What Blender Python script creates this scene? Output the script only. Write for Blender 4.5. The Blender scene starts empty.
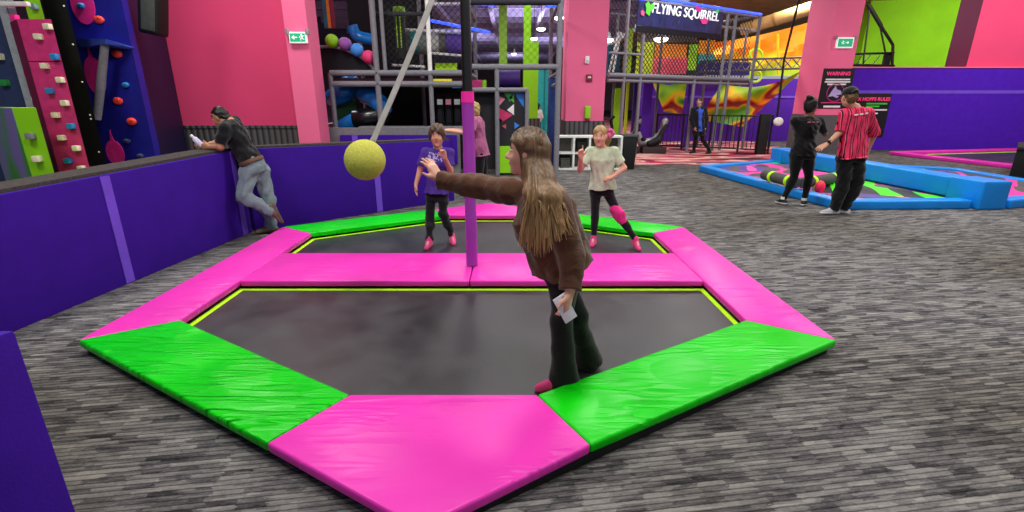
import bpy, bmesh, math, random
import numpy as np
from mathutils import Vector, Matrix
random.seed(7)
rng = np.random.RandomState(11)
S = bpy.context.scene
COL = S.collection
PI = math.pi
# ---------------------------------------------------------------- camera model (1024 x 512)
FPX, PITCH, CAMH = 490.0, math.radians(17.65), 1.6
def at(px, py, Y):
    a = (px - 512) / FPX; b = -(py - 256) / FPX
    d = (a, math.cos(PITCH) + b * math.sin(PITCH), -math.sin(PITCH) + b * math.cos(PITCH))
    t = Y / d[1]
    return np.array((d[0] * t, Y, CAMH + d[2] * t))
# ---------------------------------------------------------------- materials
def lin(c):
    if isinstance(c, str):
        c = c.lstrip('#'); c = [int(c[i:i + 2], 16) / 255 for i in (0, 2, 4)]
    return tuple((x / 12.92 if x <= .04045 else ((x + .055) / 1.055) ** 2.4) for x in c) + (1,)
class NT:
    def __init__(s, name):
        s.m = bpy.data.materials.new(name); s.m.use_nodes = True
        s.t = s.m.node_tree; s.t.nodes.clear()
        s.out = s.n('ShaderNodeOutputMaterial')
    def n(s, typ, **kw):
        nd = s.t.nodes.new(typ)
        for k, v in kw.items():
            if k in nd.inputs.keys() if isinstance(k, str) else False: nd.inputs[k].default_value = v
            else: setattr(nd, k, v)
        return nd
    def l(s, a, b): s.t.links.new(a, b)
    def coord(s, kind='Object', scale=(1, 1, 1), rot=(0, 0, 0), loc=(0, 0, 0)):
        c = s.n('ShaderNodeTexCoord'); m = s.n('ShaderNodeMapping')
        m.inputs['Scale'].default_value = scale; m.inputs['Rotation'].default_value = rot; m.inputs['Location'].default_value = loc
        s.l(c.outputs[kind], m.inputs['Vector']); return m.outputs['Vector']
    def ramp(s, fac, stops, interp='LINEAR'):
        r = s.n('ShaderNodeValToRGB'); r.color_ramp.interpolation = interp
        e = r.color_ramp.elements
        while len(e) < len(stops): e.new(.5)
        for el, (p, c) in zip(e, stops): el.position = p; el.color = c
        s.l(fac, r.inputs['Fac']); return r.outputs['Color']
    def noise(s, vec, scale, detail=3, rough=.5, dist=0):
        n = s.n('ShaderNodeTexNoise'); n.inputs['Scale'].default_value = scale; n.inputs['Detail'].default_value = detail
        n.inputs['Roughness'].default_value = rough; n.inputs['Distortion'].default_value = dist
        s.l(vec, n.inputs['Vector']); return n.outputs['Fac']
    def mix(s, a, b, fac, mode='MIX'):
        m = s.n('ShaderNodeMix'); m.data_type = 'RGBA'; m.blend_type = mode
        for inp, v in ((m.inputs[0], fac), (m.inputs[6], a), (m.inputs[7], b)):
            if hasattr(v, 'links') or isinstance(v, bpy.types.NodeSocket): s.l(v, inp)
            else: inp.default_value = v
        return m.outputs[2]
    def math(s, op, a, b=0.0):
        m = s.n('ShaderNodeMath', operation=op)
        for i, v in enumerate((a, b)):
            if isinstance(v, bpy.types.NodeSocket): s.l(v, m.inputs[i])
            else: m.inputs[i].default_value = v
        return m.outputs[0]
    def bump(s, h, strength, dist=.01):
        b = s.n('ShaderNodeBump'); b.inputs['Strength'].default_value = strength; b.inputs['Distance'].default_value = dist
        s.l(h, b.inputs['Height']); return b.outputs['Normal']
    def fin(s, color, rough=.6, spec=.4, normal=None, metal=0, emit=None, estr=0, alpha=None, sheen=0):
        p = s.n('ShaderNodeBsdfPrincipled')
        for key, v in (('Base Color', color), ('Roughness', rough), ('Metallic', metal), ('Specular IOR Level', spec)):
            if isinstance(v, bpy.types.NodeSocket): s.l(v, p.inputs[key])
            else: p.inputs[key].default_value = v
        if sheen: p.inputs['Sheen Weight'].default_value = sheen
        if normal is not None: s.l(normal, p.inputs['Normal'])
        if emit is not None:
            if isinstance(emit, bpy.types.NodeSocket): s.l(emit, p.inputs['Emission Color'])
            else: p.inputs['Emission Color'].default_value = emit
            p.inputs['Emission Strength'].default_value = estr
        s.l(p.outputs[0], s.out.inputs[0]); return s.m
_pc = {}
def plain(col, rough=.55, spec=.35, metal=0, var=.12, scale=14, bump=0, emit=0, sheen=0):
    key = (str(col), rough, spec, metal, var, scale, bump, emit, sheen)
    if key in _pc: return _pc[key]
    t = NT('surface_' + str(len(_pc))); c = lin(col)
    v = t.coord(); f = t.noise(v, scale, 4)
    a = tuple(x * (1 - var) for x in c[:3]) + (1,); b = tuple(min(1, x * (1 + var)) for x in c[:3]) + (1,)
    cc = t.ramp(f, [(.3, a), (.7, b)])
    nm = t.bump(t.noise(v, scale * 6, 2), bump, .01) if bump else None
    _pc[key] = t.fin(cc, rough, spec, nm, metal, cc if emit else None, emit, sheen=sheen)
    return _pc[key]
# ---------------------------------------------------------------- objects
WL = {}
def wloc(o): return WL.get(o.name, Vector((0, 0, 0))) if o is not None else Vector((0, 0, 0))
def tag(o, label=None, cat=None, group=None, kind=None):
    if label: o['label'] = label
    if cat: o['category'] = cat
    if group: o['group'] = group
    if kind: o['kind'] = kind
    return o
def thing(name, label, cat, loc, group=None):
    o = bpy.data.objects.new(name, None); COL.objects.link(o)
    o.empty_display_size = .1
    o.location = loc; WL[o.name] = Vector(loc)
    return tag(o, label, cat, group)
class MB:
    def __init__(s): s.bm = bmesh.new(); s.mi = 0
    def _f(s, vs):
        try:
            f = s.bm.faces.new(vs); f.material_index = s.mi; return f
        except ValueError: return None
    def poly(s, pts):
        return s._f([s.bm.verts.new(Vector(p)) for p in pts])
    def prism(s, bot, top):
        b = [s.bm.verts.new(Vector(p)) for p in bot]; t = [s.bm.verts.new(Vector(p)) for p in top]
        n = len(b); fs = [s._f(b[::-1]), s._f(t)]
        for i in range(n): fs.append(s._f([b[i], b[(i + 1) % n], t[(i + 1) % n], t[i]]))
        return b + t
    def plan(s, poly, z0, z1):
        return s.prism([(x, y, z0) for x, y in poly], [(x, y, z1) for x, y in poly])
    def box(s, c, d, rot=None):
        c = Vector(c); vs = []
        M = rot if rot is not None else Matrix.Identity(3)
        P = lambda x, y, z: c + M @ Vector((x * d[0] / 2, y * d[1] / 2, z * d[2] / 2))
        return s.prism([P(-1, -1, -1), P(1, -1, -1), P(1, 1, -1), P(-1, 1, -1)], [P(-1, -1, 1), P(1, -1, 1), P(1, 1, 1), P(-1, 1, 1)])
    def bb(s, lo, hi):
        return s.box([(a + b) / 2 for a, b in zip(lo, hi)], [abs(b - a) for a, b in zip(lo, hi)])
    def tube(s, pts, r, n=10, cap=True):
        pts = [Vector(p) for p in pts]; R = r if isinstance(r, (list, tuple)) else [r] * len(pts)
        rings = []; prev = None
        for i, p in enumerate(pts):
            d = (pts[min(i + 1, len(pts) - 1)] - pts[max(i - 1, 0)]).normalized()
            if prev is None:
                a = d.orthogonal().normalized()
            else:
                a = (prev - d * prev.dot(d))
                a = a.normalized() if a.length > 1e-6 else d.orthogonal().normalized()
            prev = a; b = d.cross(a)
            rings.append([s.bm.verts.new(p + (a * math.cos(2 * PI * k / n) + b * math.sin(2 * PI * k / n)) * R[i]) for k in range(n)])
        for q0, q1 in zip(rings, rings[1:]):
            for k in range(n): s._f([q0[k], q0[(k + 1) % n], q1[(k + 1) % n], q1[k]])
        if cap: s._f(rings[0][::-1]); s._f(rings[-1])
    def ribbon(s, pts, w, t, side):
        side = Vector(side).normalized(); pts = [Vector(p) for p in pts]; rings = []
        for i, p in enumerate(pts):
            d = (pts[min(i + 1, len(pts) - 1)] - pts[max(i - 1, 0)]).normalized(); nn = d.cross(side).normalized()
            rings.append([s.bm.verts.new(p + side * a * w / 2 + nn * b * t / 2) for a, b in ((-1, -1), (1, -1), (1, 1), (-1, 1))])
        for q0, q1 in zip(rings, rings[1:]):
            for k in range(4): s._f([q0[k], q0[(k + 1) % 4], q1[(k + 1) % 4], q1[k]])
        s._f(rings[0][::-1]); s._f(rings[-1])
    def ball(s, c, r, nu=20, nv=12, rot=None):
        r = (r, r, r) if not isinstance(r, (list, tuple)) else r
        M = rot if rot is not None else Matrix.Identity(3); c = Vector(c)
        P = lambda th, ph: c + M @ Vector((r[0] * math.sin(th) * math.cos(ph), r[1] * math.sin(th) * math.sin(ph), r[2] * math.cos(th)))
        top = s.bm.verts.new(P(0, 0)); bot = s.bm.verts.new(P(PI, 0))
        R = [[s.bm.verts.new(P(PI * i / nv, 2 * PI * j / nu)) for j in range(nu)] for i in range(1, nv)]
        for j in range(nu):
            s._f([top, R[0][j], R[0][(j + 1) % nu]]); s._f([bot, R[-1][(j + 1) % nu], R[-1][j]])
            for i in range(len(R) - 1): s._f([R[i][j], R[i + 1][j], R[i + 1][(j + 1) % nu], R[i][(j + 1) % nu]])
    def lathe(s, c, prof, n=20):
        s.tube([(c[0], c[1], c[2] + z) for r, z in prof], [max(r, .0005) for r, z in prof], n)
    def bevel(s, w, seg=2):
        bmesh.ops.bevel(s.bm, geom=[e for e in s.bm.edges], offset=w, segments=seg, affect='EDGES', clamp_overlap=True, profile=.6)
        return s
    def build(s, name, mats, parent=None, smooth=True, kind=None, ang=40):
        me = bpy.data.meshes.new(name)
        bmesh.ops.recalc_face_normals(s.bm, faces=s.bm.faces)
        off = wloc(parent)
        bmesh.ops.translate(s.bm, vec=-off, verts=s.bm.verts)
        s.bm.to_mesh(me); s.bm.free()
        for m in (mats if isinstance(mats, (list, tuple)) else [mats]): me.materials.append(m)
        o = bpy.data.objects.new(name, me); COL.objects.link(o)
        if smooth:
            me.shade_smooth()
            try: me.set_sharp_from_angle(angle=math.radians(ang))
            except Exception: pass
        if parent is not None: o.parent = parent
        WL[o.name] = Vector(off)
        if kind: o['kind'] = kind
        return o
def mobj(name, mb, mat, label, cat, loc, group=None, smooth=True):
    """a thing that is one mesh: origin at loc"""
    loc = Vector(loc)
    bmesh.ops.translate(mb.bm, vec=-loc, verts=mb.bm.verts)
    o = mb.build(name, mat, None, smooth); o.location = loc; WL[o.name] = loc
    return tag(o, label, cat, group)
def bez(p0, p1, p2, n=10):
    p0, p1, p2 = map(Vector, (p0, p1, p2))
    return [p0 * (1 - t) ** 2 + p1 * 2 * t * (1 - t) + p2 * t * t for t in [i / n for i in range(n + 1)]]
def crom(P, n=6):
    P = [Vector(p) for p in P]; out = []
    Q = [P[0] * 2 - P[1]] + P + [P[-1] * 2 - P[-2]]
    for i in range(1, len(Q) - 2):
        a, b, c, d = Q[i - 1:i + 3]
        for k in range(n):
            t = k / n
            out.append(.5 * ((2 * b) + (c - a) * t + (2 * a - 5 * b + 4 * c - d) * t * t + (3 * b - a - 3 * c + d) * t ** 3))
    out.append(P[-1]); return out
def text_mesh(body, size, loc, R, mat, name, parent, ext=.002, align='CENTER', sx=1, bold=0.0, shear=0.0):
    cu = bpy.data.curves.new(name, 'FONT'); cu.body = body; cu.size = size; cu.extrude = ext; cu.align_x = align; cu.align_y = 'CENTER'
    cu.offset = bold; cu.shear = shear
    o = bpy.data.objects.new(name, cu); COL.objects.link(o)
    dg = bpy.context.evaluated_depsgraph_get(); me = bpy.data.meshes.new_from_object(o.evaluated_get(dg))
    COL.objects.unlink(o); bpy.data.objects.remove(o); bpy.data.curves.remove(cu)
    off = wloc(parent)
    M = Matrix.Translation(Vector(loc) - off) @ R.to_4x4() @ Matrix.Diagonal((sx, 1, 1, 1))
    me.transform(M); me.materials.clear(); me.materials.append(mat)
    ob = bpy.data.objects.new(name, me); COL.objects.link(ob); ob.parent = parent; WL[ob.name] = off
    return ob
FACE = Matrix(((1, 0, 0), (0, 0, -1), (0, 1, 0)))     # text lying in XZ, facing -Y
# ---------------------------------------------------------------- signed-distance sculpting -> one continuous mesh
V3 = lambda p: np.array(p, dtype=np.float32)
def nrm(v): v = np.array(v, float); return v / (np.linalg.norm(v) + 1e-12)
class SDF:
    def __init__(s, lo, hi, h):
        s.h = h; s.lo = np.array(lo, float); s.n = np.ceil((np.array(hi, float) - s.lo) / h).astype(int) + 1
        s.D = np.full(s.n, 1.0, np.float32)
    def loc(s, lo, hi):
        a = np.clip(np.floor((np.array(lo) - s.lo) / s.h).astype(int), 0, s.n); b = np.clip(np.ceil((np.array(hi) - s.lo) / s.h).astype(int) + 1, 0, s.n)
        if np.any(b <= a): return None, None
        ax = [(np.arange(a[i], b[i]) * s.h + s.lo[i]).astype(np.float32) for i in range(3)]
        return (slice(a[0], b[0]), slice(a[1], b[1]), slice(a[2], b[2])), np.stack(np.meshgrid(*ax, indexing='ij'), -1)
    def op(s, fn, lo, hi, k=.02, sub=False):
        m = max(k, .03) + 2 * s.h
        sl, P = s.loc(np.array(lo) - m, np.array(hi) + m)
        if sl is None: return
        d = fn(P).astype(np.float32); a = s.D[sl]
        if sub:
            d = -d; h = np.maximum(k - np.abs(a - d), 0) / k; s.D[sl] = np.maximum(a, d) + h * h * k * .25
        else:
            h = np.maximum(k - np.abs(a - d), 0) / k; s.D[sl] = np.minimum(a, d) - h * h * k * .25
    def cone(s, a, b, ra, rb, k=.02, sub=False):
        a, b = V3(a), V3(b); ba = b - a; L = float(ba @ ba) + 1e-9
        def fn(P):
            q = P - a; t = np.clip(q @ ba / L, 0, 1)
            return np.linalg.norm(q - t[..., None] * ba, axis=-1) - (ra + (rb - ra) * t)
        R = max(ra, rb); s.op(fn, np.minimum(a, b) - R, np.maximum(a, b) + R, k, sub)
    def ccone(s, a, b, ra, rb, k=.02, end=True, n=None):
        '''tapered limb with a flat open end at b'''
        a, b = V3(a), V3(b); ba = b - a; L = float(ba @ ba) + 1e-9; u = ba / math.sqrt(L); u = V3(nrm(n)) if n is not None else u
        def fn(P):
            q = P - a; t = np.clip(q @ ba / L, 0, 1.3)
            return np.maximum(np.linalg.norm(q - t[..., None] * ba, axis=-1) - (ra + (rb - ra) * t), (P - b) @ u)
        R = max(ra, rb) * 1.4; s.op(fn, np.minimum(a, b) - R, np.maximum(a, b) + R, k)
    def ell(s, c, r, X=None, Z=None, k=.02, sub=False):
        c = V3(c); r = V3(r)
        if X is None: M = np.eye(3, dtype=np.float32)
        else:
            X = nrm(X); Z = nrm(np.array(Z) - X * np.dot(X, Z)); M = np.stack([X, np.cross(Z, X), Z]).astype(np.float32)
        def fn(P):
            q = (P - c) @ M.T; k0 = np.linalg.norm(q / r, axis=-1); k1 = np.linalg.norm(q / (r * r), axis=-1)
            return k0 * (k0 - 1) / (k1 + 1e-6)
        R = float(r.max()); s.op(fn, c - R, c + R, k, sub)
    def loft(s, O, up, lat, fwd, prof, k=.02, sub=False, fold=0):
        """prof rows: (height along up, half width, half depth, forward offset)"""
        O = V3(O); up, lat, fwd = V3(up), V3(lat), V3(fwd); T = np.array(prof, np.float32)
        def fn(P):
            q = P - O; u = q @ up; x = q @ lat; y = q @ fwd
            w = np.interp(u, T[:, 0], T[:, 1]); dd = np.interp(u, T[:, 0], T[:, 2]); of = np.interp(u, T[:, 0], T[:, 3])
            if fold:
                an = np.arctan2(y - of, x); e = fold * (np.sin(an * 5 + u * 22) + .6 * np.sin(an * 9 - u * 31 + 1))
                w = w + e; dd = dd + e
            m = np.minimum(w, dd)
            d = (np.sqrt((x / w) ** 2 + ((y - of) / dd) ** 2 + 1e-6) - 1) * m
            return np.maximum(d, np.maximum(T[0, 0] - u, u - T[-1, 0]))
        R = float(max(T[:, 1].max(), T[:, 2].max() + np.abs(T[:, 3]).max())); e0 = O + up * T[0, 0]; e1 = O + up * T[-1, 0]
        s.op(fn, np.minimum(e0, e1) - R, np.maximum(e0, e1) + R, k, sub)
    def cut(s, o, n):
        """remove everything on the n side of the plane"""
        ax = [np.arange(s.n[i]) * s.h + s.lo[i] for i in range(3)]; n = nrm(n)
        ax = [a.astype(np.float32) for a in ax]; n = n.astype(np.float32); o = V3(o)
        d = ((ax[0] - o[0]) * n[0])[:, None, None] + ((ax[1] - o[1]) * n[1])[None, :, None] + ((ax[2] - o[2]) * n[2])[None, None, :]
        np.maximum(s.D, d, out=s.D)
    def wobble(s, amp, freq, seed=0):
        r = np.random.RandomState(seed)
        near = np.nonzero(np.abs(s.D) < amp * 4 + .01); Q = (np.stack(near, 1) * s.h + s.lo).astype(np.float32); e = np.zeros(len(Q), np.float32)
        for i in range(5):
            w = V3(r.randn(3)) * freq * (1 + .5 * i) / 1.7; e += np.sin(Q @ w + r.rand() * 6) / (1 + .5 * i)
        s.D[near] += e * amp
    def mesh(s):
        D = s.D; S_ = D < 0
        c = [D[i:D.shape[0] - 1 + i, j:D.shape[1] - 1 + j, k:D.shape[2] - 1 + k] for i in (0, 1) for j in (0, 1) for k in (0, 1)]
        cnt = sum((x < 0).astype(np.int8) for x in c); act = (cnt > 0) & (cnt < 8)
        idx = np.argwhere(act); ids = np.full(act.shape, -1, np.int64); ids[act] = np.arange(len(idx))
        vals = np.stack([x[act] for x in c], 1)
        off = np.array([(i, j, k) for i in (0, 1) for j in (0, 1) for k in (0, 1)], float)
        acc = np.zeros((len(idx), 3)); num = np.zeros(len(idx))
        for a in range(8):
            for b in range(a + 1, 8):
                if np.abs(off[a] - off[b]).sum() != 1: continue
                va, vb = vals[:, a], vals[:, b]; x = (va < 0) != (vb < 0)
                t = va / np.where(va - vb == 0, 1, va - vb)
                p = off[a] + t[:, None] * (off[b] - off[a]); acc[x] += p[x]; num[x] += 1
        verts = s.lo + (idx + acc / num[:, None]) * s.h
        faces = []
        for ax in range(3):
            o1, o2 = [(1, 2), (2, 0), (0, 1)][ax]
            sa = [slice(None)] * 3; sb = [slice(None)] * 3; sa[ax] = slice(0, -1); sb[ax] = slice(1, None)
            A_, B_ = S_[tuple(sa)], S_[tuple(sb)]; e = np.argwhere(A_ != B_)
            e = e[(e[:, o1] > 0) & (e[:, o2] > 0) & (e[:, o1] < D.shape[o1] - 1) & (e[:, o2] < D.shape[o2] - 1)]
            if not len(e): continue
            fl = A_[tuple(e.T)]
            q = []
            for d1, d2 in ((0, 0), (-1, 0), (-1, -1), (0, -1)):
                g = e.copy(); g[:, o1] += d1; g[:, o2] += d2; q.append(ids[tuple(g.T)])
            q = np.stack(q, 1); q[fl] = q[fl][:, ::-1]; faces.append(q)
        F = np.concatenate(faces); F = F[:, ::-1]
        # a couple of tangential smoothing passes
        return verts, F
def sdf_obj(name, s, mat, parent, extra=None):
    v, f = s.mesh(); off = wloc(parent)
    me = bpy.data.meshes.new(name)
    me.from_pydata((v - np.array(off)).tolist(), [], f.tolist()); me.materials.append(mat); me.update(); me.shade_smooth()
    bm = bmesh.new(); bm.from_mesh(me); bmesh.ops.recalc_face_normals(bm, faces=bm.faces); 
    for _ in range(2): bmesh.ops.smooth_vert(bm, verts=bm.verts, factor=.5, use_axis_x=True, use_axis_y=True, use_axis_z=True)
    bm.to_mesh(me); bm.free()
    o = bpy.data.objects.new(name, me); COL.objects.link(o); o.parent = parent; WL[o.name] = Vector(off)
    return o
# ================================================================= MATERIALS
def carpet_mat():
    t = NT('carpet_streaks'); ang = math.radians(-8)
    v0 = t.coord('Object', rot=(0, 0, ang))
    nz = t.n('ShaderNodeTexNoise'); nz.inputs['Scale'].default_value = 30; nz.inputs['Detail'].default_value = 2; t.l(t.coord('Object', rot=(0, 0, ang), scale=(1, 2.5, 1)), nz.inputs['Vector'])
    sb = t.n('ShaderNodeVectorMath', operation='SUBTRACT'); t.l(nz.outputs['Color'], sb.inputs[0]); sb.inputs[1].default_value = (.5, .5, .5)
    ml = t.n('ShaderNodeVectorMath', operation='MULTIPLY'); t.l(sb.outputs[0], ml.inputs[0]); ml.inputs[1].default_value = (.09, .007, 0)
    ad = t.n('ShaderNodeVectorMath', operation='ADD'); t.l(v0, ad.inputs[0]); t.l(ml.outputs[0], ad.inputs[1]); v = ad.outputs[0]
    def brick(w, h, off, fq):
        b = t.n('ShaderNodeTexBrick'); t.l(v, b.inputs['Vector']); b.offset = off; b.offset_frequency = fq; b.squash = 1.5; b.squash_frequency = 3
        for k, x in dict(zip(['Scale', 'Mortar Size', 'Mortar Smooth', 'Bias', 'Brick Width', 'Row Height'], [1, .0, .0, 0, w, h])).items(): b.inputs[k].default_value = x
        b.inputs['Color1'].default_value = (0, 0, 0, 1); b.inputs['Color2'].default_value = (1, 1, 1, 1); return b.outputs['Color']
    b1, b2 = brick(.13, .03, .37, 3), brick(.08, .015, .43, 2)
    n1 = t.noise(t.coord('Object', rot=(0, 0, ang), scale=(1, 5, 1)), 4, 3, .6)
    n2 = t.noise(t.coord('Object', rot=(0, 0, ang), scale=(1, 5, 1)), 45, 3, .7)
    f = t.math('ADD', t.math('MULTIPLY', b1, .3), t.math('MULTIPLY', b2, .2)); f = t.math('ADD', f, t.math('MULTIPLY', n1, .45))
    f = t.math('ADD', f, t.math('MULTIPLY', t.math('SUBTRACT', n2, .5), .45))
    sp = t.n('ShaderNodeSeparateXYZ'); t.l(v, sp.inputs[0]); fr = t.math('FRACT', t.math('MULTIPLY', sp.outputs['Y'], 1 / .03))
    gap = t.ramp(fr, [(0, (.25, .25, .25, 1)), (.09, (.35, .35, .35, 1)), (.2, (1, 1, 1, 1)), (.85, (1, 1, 1, 1)), (.95, (.35, .35, .35, 1))])
    c = t.ramp(f, [(.2, lin('#2b2a2c')), (.36, lin('#555356')), (.58, lin('#817f7e')), (.85, lin('#a9a6a0'))])
    c = t.mix(c, t.mix(c, gap, 1.0, 'MULTIPLY'), .85)
    w = t.noise(t.coord('Object'), .35, 2)
    c = t.mix(c, t.mix(c, lin('#b5ad97'), 1.0, 'MULTIPLY'), t.ramp(w, [(.4, (0, 0, 0, 1)), (.6, (.6, .6, .6, 1))]))
    return t.fin(c, .95, .1, t.bump(n2, .35, .006))
def pink_floor_mat():
    t = NT('arcade_carpet'); v = t.coord('Object', rot=(0, 0, .45), scale=(.5, 1.9, 1))
    n = t.noise(v, 1.3, 1, .5, .6)
    m = t.noise(t.coord('Object', rot=(0, 0, -.35), scale=(.4, 1.6, 1)), 1.6, 2)
    c = t.ramp(n, [(.38, lin('#3c2c34')), (.43, lin('#c4334d')), (.5, lin('#e9b7ae')), (.56, lin('#d9a39c')), (.6, lin('#a82a4c')), (.68, lin('#e6c6bd'))], 'CONSTANT')
    c2 = t.mix(c, lin('#d23d7c'), t.ramp(m, [(.6, (0, 0, 0, 1)), (.62, (.8, .8, .8, 1))]))
    return t.fin(c2, .9, .15)
def vinyl(col, wr=.35, rot=0.0, hi=None, name='vinyl', scale=9, stretch=5):
    t = NT(name); v = t.coord('Object', rot=(0, 0, rot), scale=(1, stretch, 1))
    n = t.noise(v, scale * .3, 1.5, .45, .35); big = t.noise(t.coord('Object'), 2.2, 2)
    fine = t.noise(t.coord('Object'), 60, 2)
    a = lin(col); d = tuple(x * .86 for x in a[:3]) + (1,)
    c = t.ramp(big, [(.3, d), (.7, a)])
    msk = t.ramp(t.noise(t.coord('Object', loc=(3, 1, 0)), 1.4, 1), [(.42, (0.1, .1, .1, 1)), (.6, (1, 1, 1, 1))])
    rd = t.math('POWER', t.math('SUBTRACT', 1.0, t.math('MULTIPLY', t.math('ABSOLUTE', t.math('SUBTRACT', n, .5)), 4.0)), 3.0)
    h = t.math('ADD', t.math('MULTIPLY', t.math('ADD', n, t.math('MULTIPLY', rd, .22)), msk), t.math('MULTIPLY', fine, .02))
    return t.fin(c, .36, .28, t.bump(h, wr, .07))
def wall_vinyl(col):
    t = NT('wall_padding'); v = t.coord('Object')
    c = t.ramp(t.noise(v, 5, 4, .6), [(.3, tuple(x * .82 for x in lin(col)[:3]) + (1,)), (.7, lin(col))])
    return t.fin(c, .8, .2, t.bump(t.noise(v, 120, 2), .25, .004))
def bed_mat():
    t = NT('trampoline_mesh'); v = t.coord('Object')
    n = t.noise(v, 2.0, 3, .6); w = t.noise(v, 260, 1)
    c = t.ramp(n, [(.32, lin('#171719')), (.68, lin('#37363a'))])
    c = t.mix(c, lin('#5d5a60'), t.ramp(w, [(.6, (0, 0, 0, 1)), (.75, (.5, .5, .5, 1))]))
    r = t.ramp(n, [(.3, (.34, .34, .34, 1)), (.7, (.52, .52, .52, 1))])
    return t.fin(c, r, .5, t.bump(w, .2, .003))
def paint_wall(col, var=.06):
    t = NT('painted_wall'); v = t.coord('Object')
    a = lin(col)
    c = t.ramp(t.noise(v, 1.1, 3), [(.3, tuple(x * (1 - var) for x in a[:3]) + (1,)), (.7, a)])
    return t.fin(c, .7, .25, t.bump(t.noise(v, 90, 3), .15, .003))
def wainscot_mat():
    t = NT('corrugated_wainscot'); w = t.n('ShaderNodeTexWave'); w.inputs['Scale'].default_value = 2.6; w.inputs['Distortion'].default_value = 0
    w.bands_direction = 'X'; t.l(t.coord('Object'), w.inputs['Vector'])
    c = t.ramp(w.outputs['Fac'], [(.0, lin('#2c2b2c')), (.35, lin('#555254')), (1, lin('#615e60'))])
    return t.fin(c, .6, .3, t.bump(w.outputs['Fac'], .6, .02))
def spotted(col, dot, scale=6):
    return plain(col)
M = dict(
    carpet=carpet_mat(), pinkfloor=pink_floor_mat(),
    pink=vinyl('#ec38b6', .25, .4, name='pink_vinyl'), green=vinyl('#02d005', .8, -.55, name='green_vinyl', stretch=7), green2=vinyl('#02d005', .5, 2.5, name='green_vinyl_smooth'),
    pinkedge=plain('#c8386a', .5), lime=plain('#b7f312', .55, .3, emit=.12), bed=bed_mat(), black=plain('#121214', .6), blackmetal=plain('#0d0d10', .4, .5),
    wallpurple=wall_vinyl('#3c0e96'), velcro=wall_vinyl('#7a52dc'), bigpurple=wall_vinyl('#521ac2'), ledge=plain('#4b4644', .95, .1, var=.3, scale=50, bump=.3),
    polepurple=vinyl('#a23cae', .2, name='pole_vinyl'), capink=plain('#ff2aa6', .5), chrome=plain('#9a9aa2', .35, .5, .6), steel=plain('#77777e', .45, .5, .3),
    wallpink=paint_wall('#ee4a7c'), wallpink2=paint_wall('#fc729e'), maroon=paint_wall('#4a1432'), wainscot=wainscot_mat(), limewall=paint_wall('#92e010', .15),
    blue=vinyl('#1590ee', .15, name='blue_vinyl'), greyfoam=plain('#55544f', .8, .2), white=plain('#eeeeea', .5), dark=plain('#17161b', .8, .2), darkgrey=plain('#33323a', .7),
    grey=plain('#828287', .7), pipe=plain('#7d7c84', .6, .3, bump=.2, scale=20), ceil=plain('#5a5468', .8, .2), beam=plain('#a49cc0', .6), tan=plain('#b8935a', .7, var=.2, scale=1.5),
    duct=plain('#e2bd7a', .5), strap=plain('#96938f', .7, bump=.3), slideblue=plain('#1673c8', .25, .5), navy=plain('#16204f', .6), teal=plain('#1aa9a9', .5),
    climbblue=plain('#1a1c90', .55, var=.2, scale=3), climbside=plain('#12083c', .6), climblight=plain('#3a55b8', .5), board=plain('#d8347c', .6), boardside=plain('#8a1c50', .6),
    limebox=plain('#8ed615', .5, var=.05, scale=3), greypanel=plain('#a8adb4', .6), slate=plain('#34426a', .6), signgreen=plain('#12a872', .5, emit=.5), signwhite=plain('#f2f7f4', .5, emit=.35),
    cream=plain('#efe6c4', .5), holdred=plain('#ff4a3c', .5), holdblue=plain('#2b86c6', .5), holdgreen=plain('#2f9a48', .5), holdpink=plain('#ee2f8f', .5),
    orange=plain('#ff9416', .5, var=.2), yellow=plain('#f3d018', .5), red=plain('#d8302c', .5), purple=plain('#5a2aa8', .6), violet=plain('#7f6bd0', .5),
    led=plain('#3350ff', .4, emit=2.2, var=0), lamp=plain('#fff6e0', .4, emit=14, var=0), tile=plain('#ff4fd0', .5),
)
# ================================================================= SETTING
mb = MB(); mb.plan([(-13, -5), (26, -5), (32, 82), (9.6, 82), (9.6, 12.9), (-13, 12.9)], -.05, 0); mb.build('floor', M['carpet'], None, False, 'structure')
mb = MB(); mb.bb((-13, 12.9, -.05), (9.6, 82, 0)); mb.build('floor', M['pinkfloor'], None, False, 'structure')
# ceiling of the hall with its beams
mb = MB(); mb.bb((-14, -5, 7.0), (9.0, 82, 7.2)); mb.build('ceiling', M['ceil'], None, False, 'structure')
mb = MB(); mb.bb((9.0, -5, 6.2), (30, 82, 6.4)); mb.build('ceiling', M['tan'], None, False, 'structure')
mb = MB(); mb.bb((-14, 82, 0), (32, 82.2, 7.4)); mb.build('wall_back', plain('#8d7f88', .8), None, False, 'structure')
mb = MB(); mb.bb((-13.6, -5, 0), (-13.4, 82, 7.4)); mb.build('wall_left', plain('#3a2a44', .8), None, False, 'structure')
for i in range(24):
    y = 15 + i * 2.7
    mb = MB(); mb.bb((-13, y, 6.62), (9, y + .16, 7.0)); mb.build('trim_%d' % (i + 1), M['beam'], None, False, 'structure')
for i, x in enumerate((-4.2, -1.3, 1.6, 4.6)):
    mb = MB(); mb.bb((x, 14, 6.3), (x + .22, 81, 6.62)); mb.build('trim_%d' % (i + 40), M['beam'], None, False, 'structure')
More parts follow.
